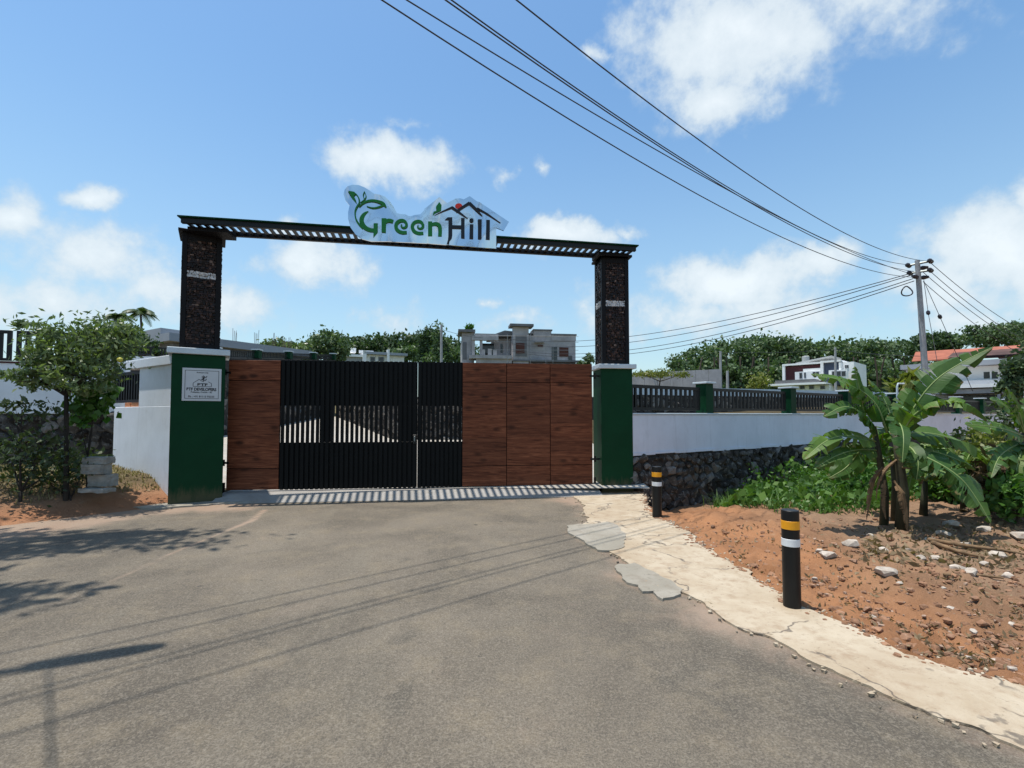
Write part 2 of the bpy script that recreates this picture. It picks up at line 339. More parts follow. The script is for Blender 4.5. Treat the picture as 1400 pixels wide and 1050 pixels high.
M_lane = concmat('lane_concrete', (.34, .32, .28), (.42, .40, .36), False)
def terrainmat():
    m, t, b, _ = new_mat('soil'); p = wpos(t)
    a = N(t, 'ShaderNodeAttribute', attribute_name='soil_colour')
    n1 = noise(t, p, 1.1, 8, .65, .5); n2 = noise(t, p, 6, 9, .7, .3); f = noise(t, p, 38, 6, .7)
    c = mixcol(t, mrange(t, n1, .3, .7, 0, 1), mixcol(t, 1., a.outputs['Color'], (.72, .70, .70, 1), 'MULTIPLY'), mixcol(t, 1., a.outputs['Color'], (1.14, 1.10, 1.06, 1), 'MULTIPLY'))
    c = mixcol(t, mrange(t, n2, .55, .8, 0, .5), c, (.40, .29, .19))
    c = mixcol(t, mrange(t, n2, .45, .25, 0, .6), c, mixcol(t, 1., a.outputs['Color'], (.45, .42, .42, 1), 'MULTIPLY'))
    c = mixcol(t, mrange(t, f, .6, .8, 0, .55), c, (.44, .31, .20))
    L(t, c, b.inputs['Base Color']); b.inputs['Roughness'].default_value = 1; b.inputs['Specular IOR Level'].default_value = .1
    bump(t, b, mth(t, 'ADD', mth(t, 'MULTIPLY', n2, 1.), mth(t, 'MULTIPLY', f, .6)), 1., .05); return m
M_soil = terrainmat()

# ------------------------------------------------------------------ mesh helpers
class MB:
    def __init__(s): s.v = []; s.f = []; s.uv = None
    def add(s, vs, fs):
        o = len(s.v); s.v += [tuple(v) for v in vs]; s.f += [tuple(i + o for i in f) for f in fs]; return s
    def box(s, c, size, rz=0.0, jit=0.0):
        x, y, z = (q / 2 for q in size); ca, sa = math.cos(rz), math.sin(rz); vs = []
        for dx, dy_, dz in ((-x, -y, -z), (x, -y, -z), (x, y, -z), (-x, y, -z), (-x, -y, z), (x, -y, z), (x, y, z), (-x, y, z)):
            j = [random.uniform(-jit, jit) for _ in range(3)] if jit else (0, 0, 0)
            vs.append((c[0] + dx * ca - dy_ * sa + j[0], c[1] + dx * sa + dy_ * ca + j[1], c[2] + dz + j[2]))
        return s.add(vs, [(0, 3, 2, 1), (4, 5, 6, 7), (0, 1, 5, 4), (1, 2, 6, 5), (2, 3, 7, 6), (3, 0, 4, 7)])
    def hexa(s, p):   # 8 corners: bottom 4, top 4
        return s.add(p, [(0, 3, 2, 1), (4, 5, 6, 7), (0, 1, 5, 4), (1, 2, 6, 5), (2, 3, 7, 6), (3, 0, 4, 7)])
    def tube(s, pts, rad, n=8, cap=True):
        pts = [Vector(p) for p in pts]; rings = []
        if isinstance(rad, (int, float)): rad = [rad] * len(pts)
        ref = Vector((0, 0, 1)); t0 = (pts[1] - pts[0]).normalized()
        if abs(t0.dot(ref)) > .9: ref = Vector((1, 0, 0))
        o = len(s.v)
        for i, p in enumerate(pts):
            t_ = (pts[min(i + 1, len(pts) - 1)] - pts[max(i - 1, 0)]).normalized()
            a = t_.cross(ref)
            if a.length < 1e-4: a = t_.orthogonal()
            a.normalize(); b_ = t_.cross(a)
            for k in range(n):
                an = 2 * math.pi * k / n
                s.v.append(tuple(p + (a * math.cos(an) + b_ * math.sin(an)) * rad[i]))
        for i in range(len(pts) - 1):
            for k in range(n):
                s.f.append((o + i * n + k, o + i * n + (k + 1) % n, o + (i + 1) * n + (k + 1) % n, o + (i + 1) * n + k))
        if cap:
            s.f.append(tuple(o + k for k in range(n))[::-1]); s.f.append(tuple(o + (len(pts) - 1) * n + k for k in range(n)))
        return s
    def prism(s, front, back):   # two matching loops of 3D points
        n = len(front); o = len(s.v); s.v += [tuple(p) for p in front] + [tuple(p) for p in back]
        s.f.append(tuple(range(o, o + n))); s.f.append(tuple(range(o + 2 * n - 1, o + n - 1, -1)))
        for k in range(n): s.f.append((o + k, o + n + k, o + n + (k + 1) % n, o + (k + 1) % n))
        return s
    def lathe(s, c, prof, n=20):
        o = len(s.v)
        for r, z in prof:
            for k in range(n):
                a = 2 * math.pi * k / n; s.v.append((c[0] + r * math.cos(a), c[1] + r * math.sin(a), c[2] + z))
        for i in range(len(prof) - 1):
            for k in range(n): s.f.append((o + i * n + k, o + i * n + (k + 1) % n, o + (i + 1) * n + (k + 1) % n, o + (i + 1) * n + k))
        s.f.append(tuple(o + k for k in range(n))[::-1]); s.f.append(tuple(o + (len(prof) - 1) * n + k for k in range(n)))
        return s
    def build(s, name, mat, parent=None, smooth=False, bevel=0.0, fix=False, loc=None):
        me = bpy.data.meshes.new(name); me.from_pydata(s.v, [], s.f)
        if fix or bevel:
            bm = bmesh.new(); bm.from_mesh(me); bmesh.ops.recalc_face_normals(bm, faces=bm.faces)
            if bevel: bmesh.ops.bevel(bm, geom=[e for e in bm.edges], offset=bevel, segments=1, affect='EDGES', clamp_overlap=True)
            bm.to_mesh(me); bm.free()
        me.materials.append(mat)
        if smooth: me.shade_smooth()
        o = bpy.data.objects.new(name, me); col.objects.link(o); par(o, parent); return o
def par(o, parent):
    if parent is not None:
        o.parent = parent; o.matrix_parent_inverse = Matrix.Translation(-parent.location) if parent.rotation_euler.z == 0 else parent.matrix_basis.inverted()
def thing(name, label, cat, loc=(0, 0, 0), group=None):
    o = bpy.data.objects.new(name, None); o.empty_display_size = .2; col.objects.link(o); o.location = loc
    return tag(o, label, cat, group)
def tag(o, label, cat, group=None):
    o['label'] = label; o['category'] = cat
    if group: o['group'] = group
    return o
def struct(o, label=None):
    o['kind'] = 'structure'
    if label: o['label'] = label
    return o
def stuff(o, label=None, cat=None):
    o['kind'] = 'stuff'
    if label: o['label'] = label
    if cat: o['category'] = cat
    return o
def npmesh(name, verts, quads, mat, parent=None, smooth=False):
    me = bpy.data.meshes.new(name); nv, nf = len(verts), len(quads); k = quads.shape[1]
    me.vertices.add(nv); me.vertices.foreach_set('co', np.asarray(verts, np.float32).ravel())
    me.loops.add(nf * k); me.loops.foreach_set('vertex_index', np.asarray(quads, np.int32).ravel())
    me.polygons.add(nf); me.polygons.foreach_set('loop_start', np.arange(0, nf * k, k, dtype=np.int32))
    me.update(calc_edges=True); me.validate(); me.materials.append(mat)
    if smooth: me.shade_smooth()
    o = bpy.data.objects.new(name, me); col.objects.link(o); par(o, parent); return o
def leaf_verts(c, size, aspect=.42, droop=.35, spread=None):
    """one bent four-cornered leaf at each centre"""
    n = len(c); d = rng.normal(size=(n, 3)); d[:, 2] -= droop
    if spread is not None: d += spread * 1.0
    d /= np.linalg.norm(d, axis=1)[:, None]
    q = rng.normal(size=(n, 3)); q[:, 2] *= .5
    w = np.cross(d, q); w /= np.linalg.norm(w, axis=1)[:, None]
    nn = np.cross(w, d); sz = (size * rng.uniform(.65, 1.3, n))[:, None]
    b = c - d * sz * .5; t_ = c + d * sz * .5 - nn * sz * .08
    l = c + w * sz * aspect * .5 + nn * sz * .06; r = c - w * sz * aspect * .5 + nn * sz * .06
    v = np.stack([b, l, t_, r], 1).reshape(-1, 3); f = np.arange(n * 4).reshape(-1, 4)
    return v, f
def leafcloud(name, c, size, mat, parent=None, **k):
    v, f = leaf_verts(np.asarray(c, float), size, **k); return npmesh(name, v, f, mat, parent)
def crown_pts(ells, n, clump=.30, nclump=26, inner=.45):
    """leaf centres gathered in clumps on a few ellipsoids, so the outline stays uneven"""
    pts = []; vol = np.array([e[1][0] * e[1][1] * e[1][2] for e in ells]) ** .7; vol = vol / vol.sum()
    for (c, r), w in zip(ells, vol):
        m = int(n * w); nc = max(4, int(nclump * len(ells) * w))
        d = rng.normal(size=(nc, 3)); d /= np.linalg.norm(d, axis=1)[:, None]
        cc = d * rng.uniform(inner, 1.05, nc)[:, None] ** .7
        idx = rng.integers(0, nc, m); off = rng.normal(size=(m, 3)) * clump * rng.uniform(.5, 1.2, nc)[idx][:, None]
        pts.append((cc[idx] + off) * np.array(r) + np.array(c))
    return np.concatenate(pts)

class Plane2:
    """vertical plane through two plan points; u runs along it, n points back to the viewer"""
    def __init__(s, A, B):
        s.A = Vector(A); s.d = (Vector(B) - s.A); s.len = s.d.length; s.d.normalize()
        s.n = Vector((s.d.y, -s.d.x)); s.rz = math.atan2(s.d.y, s.d.x)
    def hit(s, px, py):
        r = ray(px, py); k = s.A.dot(s.n) / (r.x * s.n.x + r.y * s.n.y)
        p = Vector((r.x * k, r.y * k)); return (p - s.A).dot(s.d), EYE + r.z * k
    def pt(s, u, z, off=0.): q = s.A + s.d * u + s.n * off; return Vector((q.x, q.y, z))
    def P(s, px, py, off=0.): u, z = s.hit(px, py); return s.pt(u, z, off)
    def Q(s, px, py, off): return Plane2(s.A + s.n * off, s.A + s.n * off + s.d).P(px, py)
    def ubox(s, mb, u0, u1, z0, z1, d0, d1):
        a, b = s.pt(u0, z0, d1), s.pt(u1, z0, d1); c, d = s.pt(u1, z0, d0), s.pt(u0, z0, d0)
        up = Vector((0, 0, z1 - z0)); return mb.hexa([a, b, c, d, a + up, b + up, c + up, d + up])
    def pbox(s, mb, x0, y0, x1, y1, d0, d1):
        xm = (x0 + x1) / 2; u0 = s.hit(x0, y1)[0]; u1 = s.hit(x1, y1)[0]
        return s.ubox(mb, u0, u1, s.hit(xm, y1)[1], s.hit(xm, y0)[1], d0, d1)

# ------------------------------------------------------------------ terrain
WA = Vector((2.50, 10.02)); WD = Vector((2.68, 1.70)).normalized(); WN = Vector((WD.y, -WD.x))   # right boundary wall line and its outer normal
bx = [-400, -60, -14, -12, -9.2, -9.0, -8.5, -6.0, -5.4, 1.65, 2.5, 4.25, 6.93, 20.3, 60, 400]
by = [30, 12, 10.0, 10.6, 11.4, 11.2, 10.65, 9.05, 9.35, 10.1, 10.35, 11.45, 13.15, 21.65, 46.8, 262]
def sst(a, b, x): t_ = np.clip((x - a) / (b - a), 0, 1); return t_ * t_ * (3 - 2 * t_)
def fnoise(x, y, s, seed=0):
    v = np.zeros_like(x); a = 1.
    for k in range(4):
        ph = seed * 7.3 + k * 2.1
        v += a * np.sin(x * s * 1.13 + 1.7 * np.sin(y * s * .71 + ph) + ph) * np.sin(y * s * .93 + 1.9 * np.sin(x * s * .83 + ph * 1.3) + ph * .6); s *= 2.07; a *= .5
    return v
def height(x, y):
    x = np.asarray(x, float); y = np.asarray(y, float)
    s = y - np.interp(x, bx, by)
    # outside: road level, a bank on the left, a dip along the right wall
    dl = -(x + 6.05) * .777 + (y - 8.45) * .63
    h = .47 * sst(.0, 1.5, dl) + .035 * sst(.2, 1., dl) * fnoise(x, y, 1.6, 3)
    ax = np.interp(y, [2., 2.9, 3.3, 3.75, 4.2, 5.0, 6.0, 6.8, 7.6, 9.6], [3.9, 3.15, 2.95, 2.75, 2.55, 2.70, 2.75, 2.45, 2.26, 2.4])   # apron outer edge, roughly
    rt = sst(0., .5, x - ax) * (x > 0)
    dw = -((x - WA.x) * WN.x + (y - WA.y) * WN.y) * -1    # distance in front of the wall
    dwp = np.clip(dw, 0, 50)
    h = h + rt * (-.05 - .40 * np.exp(-(dwp / 1.5) ** 2) * (1 - .5 * sst(6, 10, x)) + .10 * sst(5.5, 9, x)
                  + .045 * fnoise(x, y, 1.1, 1) + .030 * fnoise(x, y, 4.2, 2))
    h = h + .16 * np.exp(-(((x - 3.05) / .55) ** 2 + ((y - 7.75) / .45) ** 2)) + .14 * np.exp(-(((x - 4.1) / .5) ** 2 + ((y - 7.0) / .4) ** 2))
    # inside the compound: rising lane behind the gate, terraces either side
    lane = .15 + .07 * (y - 10.)
    T = 1.20 + .030 * np.clip(y - 10, 0, 70) + .35 * sst(23, 27, y) * (x > 3) + .08 * fnoise(x, y, .12, 4) * sst(14, 26, y)
    T = T + .9 * sst(-11.6, -12.6, x)
    wl = np.interp(y, [9, 17.4, 17.9, 27, 30, 31], [2.9, 2.9, -4.4, -9.3, -11.2, -11.6])
    m = sst(-11.9, -11.5, x) * (1 - sst(.25, .75, x - wl)) * (y < 31)
    hin = T * (1 - m) + lane * m
    k = sst(.0, .55, s)
    h = h * (1 - k) + hin * k
    far = np.hypot(x, y)
    return h + sst(90, 300, far) * 2.0 * (1 + fnoise(x, y, .01, 6) * .5) - sst(400, 900, far) * 8
def H(x, y): return float(height(np.array([x]), np.array([y]))[0])
def axis(segs):
    out = []
    for a, b, st in segs: out += list(np.arange(a, b, st))
    return np.array(out + [segs[-1][1]])
def wob(pts, amp, step=.12, seed=1):
    out = []; r_ = random.Random(seed)
    for a, b in zip(pts[:-1], pts[1:]):
        a = Vector(a); b = Vector(b); n = max(1, int((b - a).length / step)); d = (b - a).normalized(); pr = Vector((-d.y, d.x))
        for i in range(n):
            q = a.lerp(b, i / n); s_ = amp * (mnoise.noise(Vector((q.x * 2.1, q.y * 2.1, seed))) + .6 * mnoise.noise(Vector((q.x * 7, q.y * 7, seed))) + r_.uniform(-.07, .07)); out.append(q + pr * s_)
    out.append(Vector(pts[-1])); return out
g2 = lambda x, y: grd(x, y).to_2d()
GA = Vector((-5.467, 9.30)); GB = Vector((1.653, 10.10)); GP = Plane2(GA, GB)      # the gate's plane
apron_in = [g2(*p) for p in ((782, 677), (795, 687), (800, 705), (797, 722), (815, 745), (852, 770), (878, 792), (935, 812), (1010, 860), (1070, 884), (1123, 912), (1211, 951), (1264, 972), (1352, 1007), (1400, 1032))] + [Vector((2.9, 1.5)), Vector((6, -6))]
apron_out = [Vector((2.66, 10.08)), Vector((2.60, 9.7)), g2(893, 706), g2(930, 722), g2(985, 762), g2(1000, 773), g2(1049, 805), g2(1095, 831), g2(1144, 853), g2(1211, 884), g2(1282, 909), g2(1335, 923), g2(1400, 948), Vector((4.3, 1.9)), Vector((8, -5))]
ain = wob(apron_in, .085, .035, 2); aout = wob(apron_out, .10, .035, 3)
xs = axis([(-1500, -200, 130), (-200, -60, 14), (-60, -16, 3), (-16, -11, .5), (-11, -5, .16), (-5, 1.5, .5), (1.5, 9.5, .085), (9.5, 13, .25), (13, 40, 1.5), (40, 200, 10), (200, 1500, 130)])
ys = axis([(-300, -30, 30), (-30, 0, 5), (0, 2.5, .5), (2.5, 9.6, .085), (9.6, 12, .15), (12, 20, .35), (20, 33, .35), (33, 60, 2), (60, 200, 10), (200, 1500, 100)])
X, Y = np.meshgrid(xs, ys); Z = height(X, Y)
road_in = (X < np.interp(Y, [2, 4, 6, 9.6], [2.6, 2.0, 1.2, 1.2])) & (Y < np.interp(X, bx, by) + 0) & (-(X + 6.05) * .777 + (Y - 8.45) * .63 < -.3)
Z = np.where(road_in, Z - .04, Z)
# loose crumbs of earth on the bare soil
jit = rng.normal(size=Z.shape) * .016 * (1 + .8 * fnoise(X, Y, 1.7, 11))
bare = (Y < np.interp(X, bx, by)) & (X > 2) & (Y > 2.2) & (X < 10)
Z = Z + np.where(bare, jit, 0)
def apron_span(y): return (np.interp(y, [p.y for p in ain][::-1], [p.x for p in ain][::-1]), np.interp(y, [p.y for p in aout][::-1], [p.x for p in aout][::-1]))
_a, _b = apron_span(Y); under = (X > _a - .25) & (X < _b - .03) & (Y < 9.9) & (Y > -6); Z = np.where(under, np.minimum(Z, -.05) - .06, Z)
Z = Z + np.where(bare & ~under, .010 * np.exp(-((X - _b) / .22) ** 2), 0)
nx, ny = len(xs), len(ys)
vv = np.stack([X, Y, Z], -1).reshape(-1, 3)
i0 = (np.arange(ny - 1)[:, None] * nx + np.arange(nx - 1)[None]).ravel()
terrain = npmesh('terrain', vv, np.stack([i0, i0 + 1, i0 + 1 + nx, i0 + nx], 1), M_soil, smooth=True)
struct(terrain, 'red and brown bare earth on both sides of the road')
c = np.zeros((ny, nx, 4)); c[..., 3] = 1
c[..., :3] = (.29, .185, .115)
def blend(mask, colr):
    for k in range(3): c[..., k] = c[..., k] * (1 - mask) + colr[k] * mask
redm = np.clip(sst(5.6, 2.6, X) + .35 * fnoise(X, Y, .7, 8), 0, 1) * (X > 0)
blend(redm, (.37, .185, .092))
blend(np.clip(.5 + .6 * fnoise(X, Y, .6, 9), 0, 1) * .6 * (X > 4.5) * (Y < 9), (.29, .20, .135))
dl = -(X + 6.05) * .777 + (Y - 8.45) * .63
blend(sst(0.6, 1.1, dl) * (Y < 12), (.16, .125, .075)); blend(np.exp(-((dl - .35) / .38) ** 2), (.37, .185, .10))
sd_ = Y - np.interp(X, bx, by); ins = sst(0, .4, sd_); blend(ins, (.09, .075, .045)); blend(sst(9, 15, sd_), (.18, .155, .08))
blend(sst(28, 55, Y), (.10, .12, .04)); blend(sst(-2, -20, Y), (.14, .11, .06))
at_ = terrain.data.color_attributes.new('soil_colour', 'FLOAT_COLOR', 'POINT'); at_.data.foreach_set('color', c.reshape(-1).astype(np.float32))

# road sheet
rg_x = np.arange(-14, 6.01, .07); rg_y = np.arange(-5, 9.95, .07)
RX, RY = np.meshgrid(rg_x, rg_y)
gate_front = GA.y + (RX - GA.x) * (GB.y - GA.y) / (GB.x - GA.x)
apx = np.interp(RY, [p.y for p in ain][::-1], [p.x for p in ain][::-1])
dlr = -(RX + 6.05) * .777 + (RY - 8.45) * .63
keep = (RX < apx + .42) & (RY < gate_front + .1) & (dlr < .22 + .10 * fnoise(RX, RY, 2.3, 5)) & ~((RX > 1.9) & (RY > 9.0))
RZ = np.full_like(RX, .004) + .006 * fnoise(RX, RY, .5, 7) * .5
dust = np.clip(sst(-1.9, .2, dlr) * .95, 0, 1) + .55 * np.exp(-((RX - apx) / .35) ** 2) + .35 * np.exp(-((RX - 1.1) / .8) ** 2 - ((RY - 9.1) / .5) ** 2)
trail = [g2(*p) for p in ((362, 698), (345, 712), (300, 730), (240, 755), (190, 778), (130, 808), (60, 830))]
for a_, b_ in zip(trail[:-1], trail[1:]):      # dried cement trail
    d_ = b_ - a_; tt = np.clip(((RX - a_.x) * d_.x + (RY - a_.y) * d_.y) / d_.length_squared, 0, 1)
    dust = np.maximum(dust, .62 * np.exp(-(((RX - a_.x - d_.x * tt) ** 2 + (RY - a_.y - d_.y * tt) ** 2) / .055 ** 2)))
dust = dust + .34 * np.clip(fnoise(RX, RY, .9, 13), 0, 1) + .25 * np.exp(-((RY - gate_front + .9) / .5) ** 2)
vv = np.stack([RX, RY, RZ], -1).reshape(-1, 3); rnx = len(rg_x)
i0 = (np.arange(len(rg_y) - 1)[:, None] * rnx + np.arange(rnx - 1)[None]).ravel()
q = np.stack([i0, i0 + 1, i0 + 1 + rnx, i0 + rnx], 1); q = q[keep.ravel()[q].all(1)]
road = npmesh('road', vv, q, M_asph, smooth=True); struct(road, 'worn grey asphalt road running up to the gate')
da = road.data.attributes.new('dust', 'FLOAT', 'POINT'); da.data.foreach_set('value', dust.ravel().astype(np.float32))
# apron: cream concrete shoulder, a thick slab with a broken edge
def slab(name, loop, z0, z1, mat, rough=0.):
    bm = bmesh.new(); vs = [bm.verts.new((p.x, p.y, z1)) for p in loop]
    f = bm.faces.new(vs); bmesh.ops.triangulate(bm, faces=[f]); top = list(bm.faces)
    r_ = bmesh.ops.extrude_face_region(bm, geom=top)
    for v in r_['geom']:
        if isinstance(v, bmesh.types.BMVert): v.co.z = z0
    bmesh.ops.recalc_face_normals(bm, faces=bm.faces)
    me = bpy.data.meshes.new(name); bm.to_mesh(me); bm.free(); me.materials.append(mat)
    o = bpy.data.objects.new(name, me); col.objects.link(o); return o
loop = [Vector((1.70, 10.08)), Vector((1.66, 9.62))] + ain + aout[::-1]
struct(slab('concrete_apron', loop, -.30, .022, M_apron), 'cracked cream concrete shoulder along the right edge of the road')
z3 = lambda x, y: (760 + x / 4, 660 + y / 4)
p1 = [g2(*z3(*p)) for p in ((65, 245), (120, 235), (200, 236), (280, 225), (330, 240), (355, 270), (378, 320), (370, 360), (340, 375), (300, 385), (230, 380), (180, 350), (140, 320), (80, 285), (65, 245))]
p2 = [g2(*z3(*p)) for p in ((315, 475), (340, 455), (430, 450), (470, 470), (520, 490), (570, 515), (620, 540), (710, 600), (690, 625), (620, 640), (580, 655), (545, 640), (540, 605), (470, 610), (450, 575), (390, 560), (360, 530), (315, 475))]
struct(slab('cement_patch', wob(p1, .06, .03, 4)[:-1], -.02, .030, M_patch), 'rounded grey cement patch nearer the gate')
struct(slab('cement_patch', wob(p2, .06, .03, 5)[:-1], -.02, .027, M_patch), 'long grey cement patch beside the cream shoulder')
p3 = [Vector((-6.75, 8.75)), Vector((-6.45, 8.3)), Vector((-6.0, 8.25)), Vector((-5.3, 8.62)), Vector((-4.6, 8.75)), Vector((-4.45, 8.95)), Vector((-5.0, 9.4)), Vector((-6.0, 9.5)), Vector((-6.75, 8.75))]
struct(slab('cement_footing', wob(p3, .14, .05, 6)[:-1], -.1, .03, M_patch), 'pale cement spread around the foot of the left pillar')
# raised concrete sill under the gate
mb = MB(); n = 24
for i in range(n):
    u0, u1 = .0 + (GP.len + .06) * i / n, .0 + (GP.len + .06) * (i + 1) / n
    prof = [(.62, -.05), (.62, .012), (.22, .125), (-.5, .13), (-.5, -.05)]
    mb.prism([GP.pt(u0, z, o) for o, z in prof], [GP.pt(u1, z, o) for o, z in prof])
struct(mb.build('gate_sill', M_sill, fix=True), 'sloping grey concrete sill under the gate')
mb = MB(); m_ = 20
for i in range(m_):
    y0, y1 = 9.7 + i * 1.05, 9.7 + (i + 1) * 1.05
    zz = lambda y: .15 + .07 * (y - 10.) + .02 if y > 10.3 else .135
    def lx(y): return float(np.interp(y, [9, 17.4, 17.9, 27, 30, 31], [2.9, 2.9, -4.4, -9.3, -11.2, -11.6])) - .15
    mb.add([(-11.2, y0, zz(y0)), (max(-11.1, lx(y0)), y0, zz(y0)), (max(-11.1, lx(y1)), y1, zz(y1)), (-11.2, y1, zz(y1))], [(0, 1, 2, 3)])
struct(mb.build('inner_lane', M_lane), 'pale concrete lane rising behind the gate')

# ------------------------------------------------------------------ rubble stones
def rock_mesh(name, seed, mat, sub=1, flat=.75):
    r_ = random.Random(seed); bm = bmesh.new()
    for k in range(22):
        d = Vector((r_.gauss(0, 1), r_.gauss(0, 1), r_.gauss(0, 1))).normalized()
        v = Vector([math.copysign(abs(q_) ** .7, q_) for q_ in d]) * .5 * r_.uniform(.78, 1.0); bm.verts.new(v)
    bmesh.ops.convex_hull(bm, input=list(bm.verts)); bmesh.ops.delete(bm, geom=[v for v in bm.verts if not v.link_faces], context='VERTS')
    bmesh.ops.bevel(bm, geom=list(bm.edges), offset=.03, segments=1, affect='EDGES', clamp_overlap=True) if sub > 2 else None
    me = bpy.data.meshes.new(name); bm.to_mesh(me); bm.free(); me.materials.append(mat); return me
ROCK = [rock_mesh('stone', i + 1, M_stone, 2) for i in range(10)]
def rubble(parent, P0, u0, u1, zbot, ztop, off, cell=(.24, .17), maxn=300, near=None):
    """rubble masonry on plane P0: single stones as parts, those past the limit joined"""
    cells = []; row = 0; z = None
    zmin = min(zbot(u0 + (u1 - u0) * k / 20) for k in range(21)); zmax = max(ztop(u0 + (u1 - u0) * k / 20) for k in range(21))
    z = zmin
    while z < zmax:
        hgt = cell[1] * random.uniform(.8, 1.25); u = u0 + random.uniform(-.1, 0)
        while u < u1:
            w = cell[0] * random.uniform(.65, 1.45); uc = u + w / 2; zc = z + hgt / 2
            if u0 < uc < u1 and zbot(uc) - .1 < zc < ztop(uc) - hgt * .3: cells.append((uc, zc, w, hgt))
            u += w
        z += hgt
    cells.sort(key=lambda q_: P0.pt(q_[0], q_[1]).length)
    extra = MB()
    for k, (uc, zc, w, hgt) in enumerate(cells):
        p = P0.pt(uc + random.uniform(-.05, .05), zc + random.uniform(-.04, .04), off + random.uniform(-.10, -.05)); me = random.choice(ROCK)
        sc = Vector((w * random.uniform(1.0, 1.7), random.uniform(.17, .26), hgt * random.uniform(1.0, 1.8)))
        Mx = Matrix.Translation(p) @ Matrix.Rotation(P0.rz + random.uniform(-.35, .35), 4, 'Z') @ Matrix.Rotation(random.uniform(-.9, .9), 4, 'Y') @ Matrix.Rotation(random.uniform(-.4, .4), 4, 'X') @ Matrix.Diagonal((*sc, 1))
        if k < maxn:
            o = bpy.data.objects.new('stone', me); col.objects.link(o); o.parent = parent
            o.matrix_basis = parent.matrix_basis.inverted() @ Mx
        else:
            extra.add([Mx @ v.co for v in me.vertices], [tuple(p_.vertices) for p_ in me.polygons])
    if extra.v: stuff(extra.build('far_stones', M_stone, parent))

# ------------------------------------------------------------------ right boundary wall with fence
WP = Plane2(WA, WA + WD)
POST_U = []
for px in (970, 1085, 1162, 1228): POST_U.append(WP.hit(px, 560)[0])
sp = POST_U[1] - POST_U[0]
for k in range(8): POST_U.append(POST_U[-1] + 3.17)
UEND = POST_U[-1] + 1.2
wall = thing('boundary_wall', 'long pale plastered wall on dark rubble with green posts, right of the gate', 'wall', (WA.x, WA.y, 0))
ztopstone = lambda u: .80 + .06 * math.sin(u * .8 + .3) + .05 * mnoise.noise(Vector((u * 1.7, 3, 0)))
mb = MB(); WP.ubox(mb, .0, UEND, .80, 1.6, -.26, 0.); mb.build('plaster_band', M_plasterR, wall, bevel=.008)
mb = MB(); WP.ubox(mb, .0, UEND, 1.602, 1.635, -.28, .025); mb.build('coping', M_cap, wall, bevel=.006)
mb = MB(); WP.ubox(mb, -.02, UEND, -.9, .80, -.4, -.02); mb.build('rubble_core', M_stoneL, wall)
mb = MB(); n = 60
for i in range(n):   # broken lower lip of the plaster
    ua, ub = UEND * i / n, UEND * (i + 1) / n
    WP.ubox(mb, ua, ub, .80 - max(0, .05 + .07 * mnoise.noise(Vector((ua * 1.3, 9, 1)))), .805, -.05, .012 + .008 * (i % 2))
mb.build('plaster_lip', M_plasterR, wall)
rubble(wall, WP, .0, 12.0, lambda u: -.75, lambda u: .80, .03, (.235, .16), 300)
for k, u in enumerate(POST_U):
    mb = MB(); WP.ubox(mb, u - .14, u + .14, 1.636, 2.33, -.27, .012); po = mb.build('post', M_green, wall, bevel=.006)
    mb = MB(); WP.ubox(mb, u - .19, u + .19, 2.332, 2.375, -.32, .062); mb.build('post_cap', M_cap, po, bevel=.006)
def fence_panel(parent, P0, u0, u1, zb, zt, off, pitch=.155, bar=.055, single=True):
    mb = MB(); P0.ubox(mb, u0, u1, zt - .07, zt, off - .03, off + .03); P0.ubox(mb, u0, u1, zb, zb + .06, off - .03, off + .03)
    P0.ubox(mb, u0, u0 + .07, zb + .061, zt - .071, off - .03, off + .03); P0.ubox(mb, u1 - .07, u1, zb + .061, zt - .071, off - .03, off + .03)
    fr = mb.build('fence_panel', M_black, parent)
    nb = max(2, int((u1 - u0) / pitch)); allb = MB()
    for i in range(1, nb):
        u = u0 + (u1 - u0) * i / nb; mb = MB() if single else allb
        P0.ubox(mb, u - bar / 2, u + bar / 2, zb + .061, zt - .071, off - .02, off + .02)
        if single: mb.build('bar', M_black, fr)
    if not single: allb.build('bars', M_black, fr)
edges = [.05] + POST_U
for k in range(len(edges) - 1):
    fence_panel(wall, WP, edges[k] + (.0 if k == 0 else .16), edges[k + 1] - .22, 1.70, 2.24, -.12, single=k < 5)

